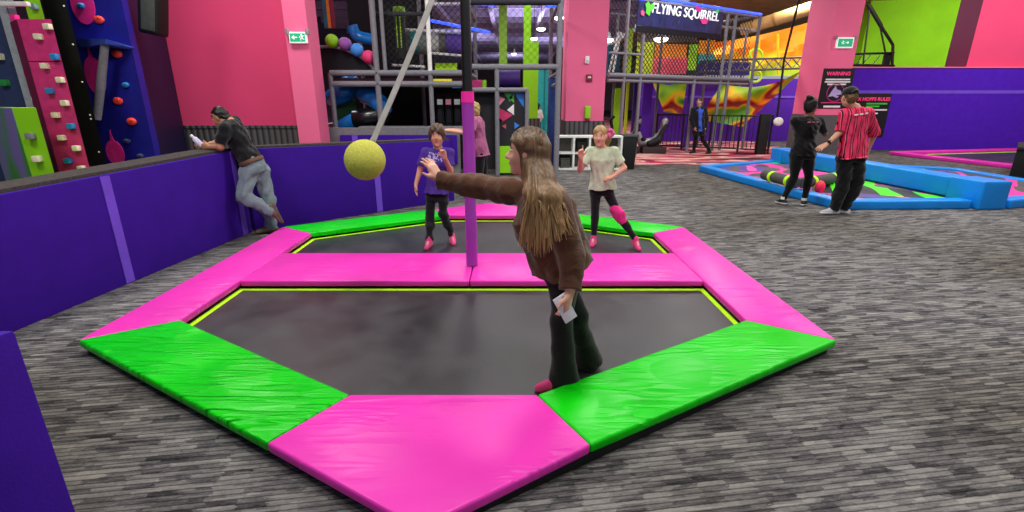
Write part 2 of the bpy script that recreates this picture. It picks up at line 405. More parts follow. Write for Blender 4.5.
# pink back wall on the left with corrugated dark wainscot, and pillar
mb = MB(); mb.bb((-8.6, 10.3, 1.08), (-3.95, 10.5, 6.9)); mb.build('wall_pink', M['wallpink'], None, False, 'structure')
mb = MB(); mb.bb((-8.6, 10.27, 0), (-3.95, 10.5, 1.08)); mb.bb((-8.6, 10.25, 1.06), (-3.95, 10.3, 1.11)); mb.build('trim_16', M['wainscot'], None, False, 'structure')
mb = MB(); mb.plan([(-4.2, 9.9), (-3.775, 9.9), (-3.775, 10.42), (-4.2, 10.42)], 0, 6.9); mb.build('wall_pillar_left', M['wallpink2'], None, False, 'structure')
# central pillar
mb = MB(); mb.bb((1.34, 12.8, 1.08), (2.3, 13.9, 6.9)); mb.build('wall_pillar_centre', M['wallpink2'], None, False, 'structure')
mb = MB(); mb.bb((1.31, 12.77, 0), (2.33, 13.93, 1.1)); mb.build('trim_17', M['wainscot'], None, False, 'structure')
# right pillar, tall purple padded wall, opening onto a lime wall, pink wall
YR = 16.0; pxl, pxr = float(at(826, 68, YR)[0]), float(at(852.5, 68, YR)[0]); zp = float(at(820, 115, YR)[2])
mb = MB(); mb.bb((pxl, YR, zp), (pxr, YR + 1.45, 6.2)); mb.build('wall_pillar_right', M['wallpink2'], None, False, 'structure')
mb = MB(); mb.bb((pxl - .02, YR - .02, 0), (pxr + .02, YR + 1.47, zp)); mb.build('trim_18', plain('#5b5859', .8), None, False, 'structure')
YW = 16.8; zt = float(at(900, 68, YW)[2]); zs = float(at(900, 92, YW)[2])
pw = thing('padded_wall', 'tall purple padded wall along the right side below the pink upper wall', 'wall', (14, YW, 0))
mb = MB(); mb.bb((pxr, YW, 0), (22, YW + .7, zs - .05)); mb.build('wall_panel', M['bigpurple'], pw, False)
mb = MB(); mb.bb((pxr, YW, zs + .05), (22, YW + .7, zt)); mb.build('wall_panel', M['bigpurple'], pw, False)
mb = MB(); mb.bb((pxr, YW - .015, zs - .05), (22, YW + .7, zs + .05)); tag(mb.build('seam_strip', M['velcro'], pw, False), 'lighter violet horizontal strip')
mb = MB(); mb.bb((pxr, YW - .04, zt), (22, YW + .75, zt + .035)); mb.build('top_trim', M['wallpink2'], pw, False)
xr = float(at(966, 67, YW + .1)[0]); xm = float(at(945, 67, YW + .1)[0])
mb = MB(); mb.bb((xr, YW + .1, zt + .035), (24, YW + .92, 6.2)); mb.build('wall_right', M['wallpink'], None, False, 'structure')
mb = MB(); mb.plan([(xr, YW + .1), (xr, YW + .92), (xr - .02, YW + .92), (xr - .02, YW + .1)], zt + .035, 6.2); mb.build('trim_19', M['maroon'], None, False, 'structure')
mb = MB(); mb.plan([(17.5, 26.5), (34, 22.5), (34, 23), (17.5, 27)], 0, 6.2); mb.build('wall_lime', M['limewall'], None, False, 'structure')
# purple wall behind the fenced arcade corner
mb = MB(); mb.bb((5.0, 20.5, 0), (11.9, 20.7, 2.4)); mb.build('wall_purple', plain('#5a22b0', .7), None, False, 'structure')
mb = MB(); mb.bb((5.0, 20.47, 1.68), (11.9, 20.5, 1.76)); mb.build('trim_20', plain('#8458d8', .7), None, False, 'structure')
# ================================================================= LOW PADDED WALLS
def low_wall(p, q, z0, z1, th, label, strips=(), base=(0, 0)):
    p, q = Vector(p), Vector(q); d = (q - p).normalized(); nrmv = Vector((-d.y, d.x))     # backward normal
    T = thing('padded_low_wall', label, 'wall', ((p.x + q.x) / 2, (p.y + q.y) / 2, 0), 'padded low walls round the trampoline')
    mb = MB()
    a, b = p, q; c, e = q + nrmv * th, p + nrmv * th
    mb.prism([(v.x, v.y, 0) for v in (a, b, c, e)], [(a.x, a.y, z0 - .03), (b.x, b.y, z1 - .03), (c.x, c.y, z1 - .03), (e.x, e.y, z0 - .03)])
    mb.bevel(.012); mb.build('padded_panel', M['wallpurple'], T)
    mb = MB(); o = nrmv * .03
    a2, b2 = p - d * .0 + o, q + o; c2, e2 = q + nrmv * (th + .02), p + nrmv * (th + .02)
    mb.prism([(a2.x, a2.y, z0 - .03), (b2.x, b2.y, z1 - .03), (c2.x, c2.y, z1 - .03), (e2.x, e2.y, z0 - .03)], [(a2.x, a2.y, z0), (b2.x, b2.y, z1), (c2.x, c2.y, z1), (e2.x, e2.y, z0)])
    tag(mb.build('ledge', M['ledge'], T, False), 'dark carpeted top ledge')
    for f in strips:
        s = p + (q - p) * f; h = z0 + (z1 - z0) * f; mb = MB(); w = d * .045; o = -nrmv * .008
        mb.prism([(v.x, v.y, .01) for v in (s - w + o, s + w + o, s + w + nrmv * .02, s - w + nrmv * .02)], [(v.x, v.y, h - .04) for v in (s - w + o, s + w + o, s + w + nrmv * .02, s - w + nrmv * .02)])
        tag(mb.build('velcro_strip', M['velcro'], T, False), 'lighter violet vertical strip')
    return T
low_wall((-3.72, 2.2), (-3.3, 6.03), .97, 1.06, .34, 'long purple padded low wall with dark ledge at the left of the trampoline', (.525, .965))
low_wall((-3.27, 6.05), (-.96, 8.1), 1.06, 1.01, .2, 'purple padded low wall angled behind the boy and the leaning man', (.56,))
lw = thing('padded_low_wall', 'grey low wall with a purple pad in front of the play frame', 'wall', (-2.6, 10.7, 0))
mb = MB(); mb.bb((-4.0, 10.62, 0), (-1.12, 10.85, 1.04)); mb.build('wall_body', plain('#77757a', .8), lw, False)
mb = MB(); mb.bb((-3.62, 10.56, .3), (-1.16, 10.63, .9)); mb.bevel(.01); mb.build('padded_panel', M['wallpurple'], lw)
mb = MB(); mb.bb((-3.36, 10.545, .3), (-3.24, 10.6, .9)); mb.build('velcro_strip', M['velcro'], lw, False)
np_ = thing('padded_low_wall', 'end of a purple padded wall cut off at the lower left corner of the photo', 'wall', (-1.8, 1.05, 0))
mb = MB(); mb.prism([(-2.6, .7, 0), (-1.29, .96, 0), (-1.25, 1.12, 0), (-2.6, 1.0, 0)], [(-2.6, .7, 1.05), (-1.29, .96, 1.05), (-1.25, 1.12, 1.05), (-2.6, 1.0, 1.05)]); mb.bevel(.012)
mb.build('padded_panel', M['wallpurple'], np_)
mb = MB(); mb.prism([(-2.6, .74, 1.05), (-1.5, .95, 1.05), (-1.5, 1.07, 1.05), (-2.6, .98, 1.05)], [(-2.6, .74, 1.07), (-1.5, .95, 1.07), (-1.5, 1.07, 1.07), (-2.6, .98, 1.07)]); mb.build('ledge', M['ledge'], np_, False)
# ================================================================= TRAMPOLINE COURT
TC = (-.34, 4.4); PT = .105; PB = .05; BEDZ = .03
T = thing('trampoline', 'six sided double trampoline with pink and green pads round two black beds', 'trampoline', (TC[0], TC[1], 0))
X = lambda x: TC[0] + x
def pad(poly, mat, label, name='safety_pad', edge=None):
    mb = MB(); mb.plan(poly, PB, PT)
    bmesh.ops.bevel(mb.bm, geom=list(mb.bm.edges), offset=.014, segments=3, affect='EDGES', profile=.5)
    return tag(mb.build(name, mat, T), label)
g = .004
OUT = {'L': (X(-2.5), 2.89), 'A': (X(0), 1.41), 'R': (X(2.47), 2.89)}
def mir(p): return (p[0], 2 * TC[1] - p[1])
slope = (2.89 - 1.41) / 2.48
jB = (X(-.785), 1.41 + slope * .785); jC = (X(.70), 1.45 + slope * .70)
fl, fr = (X(-.525), 2.27), (X(.475), 2.27); gl, gr = (X(-2.03), 3.2), (X(2.01), 3.2)
front = [([OUT['L'], jB, fl, gl], 'green', 'bright green pad with creases at the front left'), ([jB, OUT['A'], jC, fr, fl], 'pink', 'wide pink front pad nearest the camera'), ([jC, OUT['R'], gr, fr], 'green2', 'bright green pad at the front right')]
for poly, m, lb in front:
    pad(poly, M[m], lb)
    pad([mir(p) for p in poly][::-1], M[m], lb.replace('front left', 'back left').replace('front right', 'back right').replace('wide pink front pad nearest the camera', 'pink pad at the far end'))
oL0, oL1 = OUT['L'], mir(OUT['L']); oR0, oR1 = OUT['R'], mir(OUT['R'])
pad([oL0, gl, (X(-2.03), 5.6), oL1][::-1], M['pink'], 'long pink pad along the left side')
pad([oR0, oR1, (X(2.01), 5.6), gr], M['pink'], 'long pink pad along the right side')
pad([(X(-2.03) + g, 3.99), (X(-.03) - g, 3.99), (X(-.03) - g, 4.81), (X(-2.03) + g, 4.81)], M['pink'], 'left half of the pink pad between the two beds')
pad([(X(-.03) + g, 3.99), (X(2.01) - g, 3.99), (X(2.01) - g, 4.81), (X(-.03) + g, 4.81)], M['pink'], 'right half of the pink pad between the two beds')
# frame: black band below the pads, standing on the floor
def ring(mb, outer, inner, z0, z1):
    n = len(outer)
    for i in range(n):
        j = (i + 1) % n
        mb.prism([(*outer[i], z0), (*outer[j], z0), (*inner[j], z0), (*inner[i], z0)], [(*outer[i], z1), (*outer[j], z1), (*inner[j], z1), (*inner[i], z1)])
def scale_poly(P, k): return [(TC[0] + (x - TC[0]) * k, TC[1] + (y - TC[1]) * k) for x, y in P]
OUTER = [OUT['L'], OUT['A'], OUT['R'], oR1, mir(OUT['A']), oL1]
mb = MB(); ring(mb, scale_poly(OUTER, .985), scale_poly(OUTER, .93), 0, PB); mb.build('frame', M['black'], T, False)
def inset(P, d):
    out = []; n = len(P)
    for i in range(n):
        p0, p1, p2 = Vector(P[i - 1]), Vector(P[i]), Vector(P[(i + 1) % n])
        d1 = (p1 - p0).normalized(); d2 = (p2 - p1).normalized(); n1 = Vector((-d1.y, d1.x)); n2 = Vector((-d2.y, d2.x))
        m = (n1 + n2).normalized(); k = d / max(.3, m.dot(n1)); out.append(tuple(p1 + m * k))
    return out
bed_poly = [fl, fr, gr, (X(2.01), 3.99), (X(-2.03), 3.99), gl]
for far in (0, 1):
    P = bed_poly if not far else [mir(p) for p in bed_poly][::-1]
    lb = 'black mesh bed of the near half' if not far else 'black mesh bed of the far half'
    mb = MB(); mb.plan(inset(P, -.12), BEDZ - .012, BEDZ - .002); bd = tag(mb.build('jump_bed', M['bed'], T, False), lb)
    mb = MB(); ring(mb, inset(P, .0), inset(P, .04), BEDZ - .003, BEDZ + .001); tag(mb.build('border_webbing', M['lime'], bd, False), 'lime yellow border line')
# ================================================================= TETHERBALL POLE, STRAP, BALL
px_, py_ = -.38, 4.41
P_ = thing('tetherball_pole', 'tall black pole wrapped in purple padding standing on the pink middle pad', 'pole', (px_, py_, PT))
mb = MB(); mb.tube([(px_, py_, PT), (px_, py_, 2.78)], .043, 16); mb.build('pole', M['blackmetal'], P_)
mb = MB(); mb.tube([(px_, py_, PT + .005), (px_, py_, .62), (px_, py_, .63), (px_, py_, 1.15), (px_, py_, 1.16), (px_, py_, 1.6)], [.053, .053, .05, .055, .051, .053], 24); mb.build('padding_sleeve', M['polepurple'], P_)
mb = MB(); mb.tube([(px_, py_, 1.58), (px_, py_, 1.67)], [.056, .054], 24); tag(mb.build('sleeve_cap', M['capink'], P_), 'hot pink band on top of the padding')
mb = MB(); mb.tube([(px_ - .02, py_, 2.74), (px_ - .08, py_ - .06, 2.74)], .012, 8); mb.ball((px_, py_, 2.79), .05); mb.build('top_swivel', M['chrome'], P_)
bc = Vector(tuple(at(365, 160, 3.6)))
def ball_mat():
    t = NT('ball_suede'); v = t.coord(); n = t.noise(v, 90, 3, .7)
    c = t.ramp(n, [(.3, lin('#b0b040')), (.7, lin('#d6d468'))])
    return t.fin(c, .9, .15, t.bump(n, .5, .01))
mb = MB(); mb.ball(bc, .146, 32, 20)
ball = mobj('tetherball', mb, ball_mat(), 'pale yellow ball swinging on a strap from the pole', 'ball', bc)
top = Vector((px_ - .08, py_ - .06, 2.74)); dirv = (bc - top).normalized()
p0 = bc - dirv * .13
mb = MB(); mb.ribbon([p0 + (top - p0) * (i / 12) + Vector((0, 0, -.03 * math.sin(PI * i / 12))) for i in range(13)], .06, .006, (1, -.15, .35))
tag(mb.build('tether_strap', M['strap'], ball), 'flat pale grey webbing strap')
mb = MB(); mb.tube([bc - dirv * .125, bc - dirv * .165], .022, 10); mb.build('strap_loop', M['strap'], ball)
# ================================================================= PEOPLE
def skin_mat(col):
    t = NT('skin'); v = t.coord(); a = lin(col)
    c = t.ramp(t.noise(v, 18, 3), [(.3, tuple(x * .9 for x in a[:3]) + (1,)), (.7, a)])
    c = t.mix(c, lin('#d86a5a'), t.ramp(t.noise(v, 9, 2), [(.5, (0, 0, 0, 1)), (.8, (.18, .18, .18, 1))]))
    m = t.fin(c, .5, .35)
    for nd in t.t.nodes:
        if nd.type == 'BSDF_PRINCIPLED':
            nd.inputs['Subsurface Weight'].default_value = .12; nd.inputs['Subsurface Scale'].default_value = .02
            nd.inputs['Subsurface Radius'].default_value = (1, .4, .25)
    return m
def cloth(col, rough=.9, scale=40, wr=.35, var=.15, col2=None):
    t = NT('cloth'); v = t.coord(); a = lin(col); d = lin(col2) if col2 else tuple(x * (1 - var * 2) for x in a[:3]) + (1,)
    c = t.ramp(t.noise(v, 5, 4, .6), [(.3, d), (.65, a)])
    h = t.math('ADD', t.math('MULTIPLY', t.noise(v, 11, 3, .6, 1.2), 1.0), t.math('MULTIPLY', t.noise(v, scale * 5, 2), .12))
    return t.fin(c, rough, .2, t.bump(h, wr, .03), sheen=.2)
def hair_mat(c0, c1, z0=None, z1=None, axis_scale=(60, 60, 4)):
    t = NT('hair'); v = t.coord('Object', scale=axis_scale); n = t.noise(v, 1.0, 4, .6, .5)
    a, b = lin(c0), lin(c1)
    c = t.ramp(n, [(.3, tuple(x * .7 for x in a[:3]) + (1,)), (.5, a), (.75, tuple(.5 * (p + q) for p, q in zip(a, b)))])
    if z0 is not None:
        sp = t.n('ShaderNodeSeparateXYZ'); t.l(t.coord('Object'), sp.inputs[0])
        mr = t.n('ShaderNodeMapRange'); t.l(sp.outputs['Z'], mr.inputs[0]); mr.inputs[1].default_value = z0; mr.inputs[2].default_value = z1
        c2 = t.ramp(n, [(.3, tuple(x * .6 for x in b[:3]) + (1,)), (.5, b), (.75, lin('#e6c88e'))])
        c = t.mix(c, c2, mr.outputs[0])
    return t.fin(c, .42, .4, t.bump(n, .5, .01))
EYEW = plain('#d8cfc8', .6, .2, var=.02); IRIS = plain('#2f2219', .5, .3, var=.05); LIP = plain('#b3544f', .45, .4); 
def hand(s, w, d, n, side, size=.18, curl=.5, spread=.0, thumb=.5, point=False):
    k = size / .18; d = nrm(d); n = nrm(np.array(n) - d * np.dot(n, d)); sd = np.cross(n, d) * side; w = np.array(w)
    offs = (.029, .0095, -.0105, -.029); lens = (.068, .077, .071, .055)
    for i in range(4):
        kn = w + (d * (.088 - abs(i - 1.2) * .004) + sd * offs[i]) * k
        s.cone(w + (d * .012 + sd * offs[i] * .55) * k, kn, .0135 * k, .0115 * k, .016 * k)
        a = .12 + curl * .45; p = kn; cu = curl * (.1 if (point and i == 0) else 1)
        if point and i != 0: cu = 1.5
        a = .05 + cu * .5
        fd = nrm(d + sd * (1.3 - i) * spread * .16)
        for j, (fr_, r0, r1) in enumerate(((.45, .0098, .0088), (.31, .0088, .008), (.24, .008, .0066))):
            dd = fd * math.cos(a) + n * math.sin(a); q = p + dd * lens[i] * fr_ * 1.02 * k
            s.cone(p, q, r0 * k, r1 * k, .006 * k); p = q; a += cu * .75
    tb = w + (d * .022 + sd * .024 + n * .004) * k; td = nrm(d * .75 + sd * (1.1 - thumb * .7) + n * (.25 + .4 * thumb))
    m1 = tb + td * .045 * k; td2 = nrm(td + d * .5 - sd * .1 * thumb); m2 = m1 + td2 * .034 * k
    s.cone(tb, m1, .014 * k, .0115 * k, .014 * k); s.cone(m1, m2, .0108 * k, .0082 * k, .006 * k)
    s.ell(w + (d * .048 + n * .004) * k, np.array((.04, .05, .015)) * k, sd, n, .02 * k)  # palm body
def person(name, label, J, s=1.0, h=.006, skin='#d9a184', face=(0, -1, 0), headup=(0, 0, 1), hs=1.0, shirt=None, pants=None, shoes=None, hair=None, handL={}, handR={}, girth=1.0, group=None, seed=0, neckr=.052, fwd=None, curlL=.5, curlR=.5, ground=0.0):
    J = {k: np.array(v, float) for k, v in J.items()}
    P, N, Hd = J['P'], J['N'], J['H']
    base = (float(P[0]), float(P[1]), ground)
    T = thing(name, label, 'person', base, group)
    up = nrm(N - P); lat = nrm(J['SL'] - J['SR']); lat = nrm(lat - up * (lat @ up)); fw = np.cross(lat, up)
    hl = nrm(lat - np.array((0, 0, 1)) * lat[2]); hipL = J.get('HL', P + hl * .085 * s - np.array((0, 0, .06)) * s); hipR = J.get('HR', P - hl * .085 * s - np.array((0, 0, .06)) * s)
    L = float(np.linalg.norm(N - P)); g = girth
    def tprof(o, lo=-.1):
        r = [(lo * s, .135 * s * g + o, .10 * s * g + o, -.0), (-.03 * s, .158 * s * g + o, .112 * s * g + o, -.005 * s), (.1 * s, .15 * s * g + o, .108 * s * g + o, 0), (.42 * L, .128 * s * g + o, .095 * s * g + o, .008 * s), (.72 * L, .15 * s * g + o, .112 * s * g + o, .012 * s),
             (.88 * L, .14 * s * g + o, .09 * s * g + o, 0), (.97 * L, .085 * s + o, .065 * s + o, -.005 * s), (1.06 * L, .05 * s + o * .3, .05 * s + o * .3, 0)]
        return r
    f = nrm(face); hu = np.array(headup, float); hu = nrm(hu - f * (hu @ f)); hlat = np.cross(hu, f) * -1 if False else np.cross(hu, f)   # hlat: the person's left
    k = hs
    pts = np.array([v for kk, v in J.items() if kk not in ('TL', 'TR')]); lo = pts.min(0) - .26; hi = pts.max(0) + .26; lo[2] = ground - .02
    new = lambda hh=h: SDF(lo, hi, hh)
    # ---- body
    B = new()
    B.loft(P, up, lat, fw, tprof(-.008 * s if shirt else 0, -.06 if pants else -.1), .03)
    B.cone(J['SL'], J['SR'], .05 * s, .05 * s, .05 * s)
    nb = N + up * .0; B.cone(nb - up * .03, Hd - hu * .06 * k - f * .02 * k, neckr * s * 1.05, neckr * .95 * s, .03 * s)
    C = Hd
    B.ell(C + (hu * .02 - f * .012) * k, np.array((.074, .096, .094)) * k, hlat, hu, .01)
    B.ell(C + (-hu * .052 + f * .022) * k, np.array((.056, .068, .066)) * k, hlat, hu, .045 * k)
    B.ell(C + (f * .072 - hu * .1) * k, np.array((.02, .018, .016)) * k, hlat, hu, .03 * k)
    for sg in (1, -1):
        B.ell(C + (f * .094 + hu * .012 + hlat * .031 * sg) * k, np.array((.02, .012, .013)) * k, hlat, hu, .015 * k, True)
        B.ell(C + (f * .068 - hu * .03 + hlat * .036 * sg) * k, np.array((.02, .02, .02)) * k, hlat, hu, .02 * k)
        B.ell(C + (f * -.005 - hu * .008 + hlat * .077 * sg) * k, np.array((.011, .02, .032)) * k, hlat, hu, .008 * k)
    B.cone(C + (f * .082 + hu * .012) * k, C + (f * .107 - hu * .024) * k, .009 * k, .013 * k, .012 * k)
    for sg in (1, -1): B.ell(C + (f * .095 - hu * .028 + hlat * .012 * sg) * k, np.array((.009, .01, .008)) * k, hlat, hu, .006 * k)
    B.ell(C + (f * .084 - hu * .058) * k, np.array((.024, .012, .011)) * k, hlat, hu, .012 * k)
    for sd_, q in ((1, 'L'), (-1, 'R')):
        S0, E0, W0 = J['S' + q], J['E' + q], J['W' + q]
        B.cone(S0, E0, .05 * s, .039 * s, .03 * s); B.cone(E0, W0, .04 * s, .027 * s, .015 * s)
        hp = dict(handL if q == 'L' else handR)
        d = hp.pop('d', W0 - E0); n = hp.pop('n', -lat * sd_)
        B.cone(W0, W0 + nrm(d) * .02 * s, .026 * s, .024 * s, .01 * s)
        hand(B, W0 + nrm(d) * .008 * s, d, n, sd_, size=.18 * s * hp.pop('k', 1.0), **hp)
        hp0, K0, A0 = (hipL if q == 'L' else hipR), J['K' + q], J['A' + q]
        lg = .8 if pants else 1.0
        B.cone(hp0, K0, .078 * s * g * lg, .05 * s * lg, .04 * s); B.cone(K0, A0, .05 * s * lg, .034 * s * lg, .02 * s)
        
        td = nrm(J['T' + q]); sv = np.cross(td, (0, 0, 1)); sv = nrm(sv) if np.linalg.norm(sv) > .05 else lat; sv = np.cross(sv, td); sv = sv if sv @ (K0 - A0) > 0 else -sv
        B.cone(A0, A0 + td * .1 * s - sv * .045 * s, .027 * s, .017 * s, .015 * s)
    if ground > -9: B.cut((0, 0, ground + .004), (0, 0, -1))
    body = sdf_obj('body', B, skin_mat(skin), T)
    # ---- face
    for sg in (1, -1):
        mb = MB(); e = C + (f * .0765 + hu * .012 + hlat * .031 * sg) * k
        mb.ball(e, (.0105 * k, .0105 * k, .0075 * k), 14, 10); mb.build('eye', EYEW, T)
        mb = MB(); mb.ball(e + (f * .0045) * k, (.0066 * k,) * 3, 10, 8); mb.build('iris', IRIS, T)
        if hair:
            mb = MB(); mb.tube([C + (f * (.086 - .012 * abs(a)) + hu * (.034 - .006 * abs(a - .4)) + hlat * (.031 + .018 * a) * sg) * k for a in (-1, -.4, .3, 1)], [.002 * k, .0038 * k, .0035 * k, .0015 * k], 6); mb.build('eyebrow', hair['mat'], T)
    mb = MB()
    mb.tube([C + (f * (.0955 - .010 * abs(a) ** 2) - hu * (.057 - .003 * abs(a)) + hlat * .024 * a) * k for a in (-1, -.5, 0, .5, 1)], [.0015 * k, .0045 * k, .0052 * k, .0045 * k, .0015 * k], 8); mb.build('mouth', LIP, T)
    # ---- trousers
    if pants:
        o = pants.get('loose', .014) * s; Q = new()
        Q.loft(P, up, lat, fw, [(-.1 * s, .135 * s * g + o, .105 * s * g + o, 0), (-.03 * s, .156 * s * g + o * .6, .112 * s * g + o * .6, -.008 * s), (.07 * s, .146 * s * g + o * .5, .105 * s * g + o * .5, 0), (max(.075, pants.get('waist', .05)) * s, .144 * s * g + o * .5, .103 * s * g + o * .5, 0)], .03)
        for q in 'LR':
            hp0, K0, A0 = (hipL if q == 'L' else hipR), J['K' + q], J['A' + q]
            r = pants.get('r', (.085, .056, .044)); fl_ = pants.get('flare', 0)
            Q.cone(hp0, K0, r[0] * s * g + o * .5, r[1] * s + o * .5, .04 * s)
            A1 = A0 + (A0 - K0) * pants.get('drop', 0)
            if fl_:
                mid = K0 * .55 + A1 * .45; Q.cone(K0, mid, r[1] * s + o * .5, r[1] * s * .95 + o * .5, .02 * s)
                td = nrm(J['T' + q]); Q.cone(mid, A1, r[1] * s + o * .5, r[2] * s, .03 * s)
                Q.cone(mid + td * 0, A1 + td * fl_ * .35 * s, r[1] * s * .8, r[2] * .62 * s, .03 * s); Q.cone(mid, A1 - td * fl_ * .4 * s, r[1] * s * .8, r[2] * .55 * s, .03 * s)
            else:
                Q.ccone(K0, A1, r[1] * s + o * .5, r[2] * s + o * .3, .025 * s); ax_ = nrm(A0 - K0); cd_ = -nrm(J['T' + q]); cd_ = nrm(cd_ - ax_ * (cd_ @ ax_)); Q.cone(K0 * .85 + A0 * .15 + cd_ * .01 * s, K0 * .5 + A0 * .5 + cd_ * .006 * s, r[1] * .9 * s + o * .5, r[2] * s + o * .5, .04 * s)
        for q in 'LR':
            A0, K0 = J['A' + q], J['K' + q]; A1 = A0 + (A0 - K0) * pants.get('drop', 0)
            Q2 = None
        zc = pants.get('cutz')
        if zc is not None: Q.cut((0, 0, zc), (0, 0, -1))
        Q.wobble(pants.get('wob', .004) * s, 34, seed + 3)
        sdf_obj(pants.get('name', 'trousers'), Q, pants['mat'], T)
    # ---- shirt
    if shirt:
        o = shirt.get('loose', .016) * s; hem = shirt.get('hem', .1) * s; Q = new()
        pr = [(-hem, .16 * s * g + o * 1.8, .118 * s * g + o * 1.8, 0)] + tprof(o)[1:-2] + [(.965 * L, .085 * s + o, .07 * s + o, 0), (1.0 * L, .062 * s + o * .5, .06 * s + o * .5, 0)]
        pr = [r_ for r_ in pr if r_[0] >= -hem] if hem > -.04 else [(-hem, .152 * s * g + o, .108 * s * g + o, 0)] + [r_ for r_ in pr if r_[0] > -hem + .02]
        pr.sort(key=lambda r_: r_[0])
        if shirt.get('boxy'):
            bw = shirt['boxy']; pr = [(u, max(w, bw * s + o) if u < .85 * L else w, max(d_, bw * shirt.get('bdep', .72) * s + o) if u < .85 * L else d_, of) for u, w, d_, of in pr]
        Q.loft(P, up, lat, fw, pr, .03, fold=shirt.get('fold', .004) * s)
        Q.cone(J['SL'], J['SR'], .053 * s + o * .5, .053 * s + o * .5, .05 * s)
        sl = shirt.get('sleeve', .6)
        for q in 'LR':
            S0, E0, W0 = J['S' + q], J['E' + q], J['W' + q]
            if sl <= 1:
                e = S0 + (E0 - S0) * sl; Q.ccone(S0, e, .053 * s + o * .7, .047 * s + o * 1.0, .03 * s)
                Q.ell(e + nrm(E0 - S0) * .085 * s, (.085 * s,) * 3, None, None, .004, True) if False else None
            else:
                W1 = E0 + (W0 - E0) * min(1, sl - 1); Q.cone(S0, E0, .055 * s + o, .043 * s + o, .03 * s); Q.ccone(E0, W1, .043 * s + o, .032 * s + o * .8, .02 * s)
        Q.wobble(shirt.get('wob', .004) * s, 26, seed)
        # neckline
        Q.ell(N + fw * .055 * s + up * .045 * s, np.array((.062, .06, .05)) * s, lat, up, .012 * s, True)
        sdf_obj(shirt.get('name', 't_shirt'), Q, shirt['mat'], T)
    # ---- shoes
    if shoes:
        for q in 'LR':
            A0 = J['A' + q]; td = nrm(J['T' + q]); sdv = np.cross(td, (0, 0, 1)); sdv = nrm(sdv) if np.linalg.norm(sdv) > .05 else lat
            su = np.cross(sdv, td); su = su if su @ (J['K' + q] - A0) > 0 else -su; zz = shoes.get('drop', .075) * s
            heel = A0 - td * .045 * s - su * (zz - .03 * s); toe = A0 + td * .155 * s - su * (zz - .022 * s); midp = A0 + td * .05 * s - su * (zz - .034 * s)
            Q = SDF(np.minimum(heel, toe) - .15, np.maximum(heel, toe) + .15, min(h, .006))
            Q.cone(heel, midp, .036 * s, .042 * s, .02 * s); Q.cone(midp, toe, .042 * s, .03 * s, .02 * s)
            Q.cone(A0 + su * .01 * s, midp, .042 * s, .036 * s, .03 * s)
            Q.cut(A0 - su * zz, -su); Q.cut(A0 + su * shoes.get('top', .03) * s, su)
            so = sdf_obj(shoes.get('name', 'shoe'), Q, shoes['mat'], T)
            if shoes.get('sole'):
                Q = SDF(np.minimum(heel, toe) - .15, np.maximum(heel, toe) + .15, min(h, .006))
                Q.cone(heel, midp, .04 * s, .046 * s, .02 * s); Q.cone(midp, toe + td * .006, .046 * s, .034 * s, .02 * s)
                Q.cut(A0 - su * zz, -su); Q.cut(A0 - su * (zz - .024 * s), su)
                sdf_obj('sole', Q, shoes['sole'], so)
    # ---- hair
    if hair:
        Q = SDF(C - .32 * k, C + .32 * k, min(h, .005)); ty = hair.get('type', 'short'); o = hair.get('o', .014)
        Q.ell(C + (hu * .026 - f * .018) * k, (np.array((.077, .098, .094)) + o) * k, hlat, hu, .01)
        if ty in ('bob', 'long'):
            for sg in (1, -1): Q.ell(C + (-hu * .04 - f * .03 + hlat * .055 * sg) * k, np.array((.035, .06, .09)) * k, hlat, hu, .03 * k)
            Q.ell(C + (-hu * .05 - f * .07) * k, np.array((.075, .045, .1)) * k, hlat, hu, .04 * k)
        else:
            Q.ell(C + (-hu * .035 - f * .06) * k, np.array((.064, .045, .055)) * k, hlat, hu, .03 * k)
        fr_ = hair.get('fringe', .055)
        Q.ell(C + (f * .115 - hu * (.115 - fr_)) * k, np.array((.082, .088, .085)) * k, hlat, hu, .012 * k, True)
        Q.ell(C + (f * .05 - hu * .105) * k, np.array((.12, .085, .075)) * k, hlat, hu, .012 * k, True)
        if hair.get('bun') is not None: Q.cone(C + np.array(hair['bun']) * k, C + np.array(hair['bun']) * k * 1.1, .045 * k, .04 * k, .015 * k)
        for a_, b_, ra, rb in hair.get('tail', []): Q.cone(C + np.array(a_) * k, C + np.array(b_) * k, ra * k, rb * k, .02 * k)
        Q.wobble(hair.get('wob', .004) * k, 70, seed + 9)
        sdf_obj('hair', Q, hair['mat'], T)
    return dict(T=T, up=up, lat=lat, fw=fw, C=C, f=f, hu=hu, hlat=hlat, k=k, J=J, body=body)
A_ = np.array
PINKSOCK = cloth('#f0468f', wr=.15)
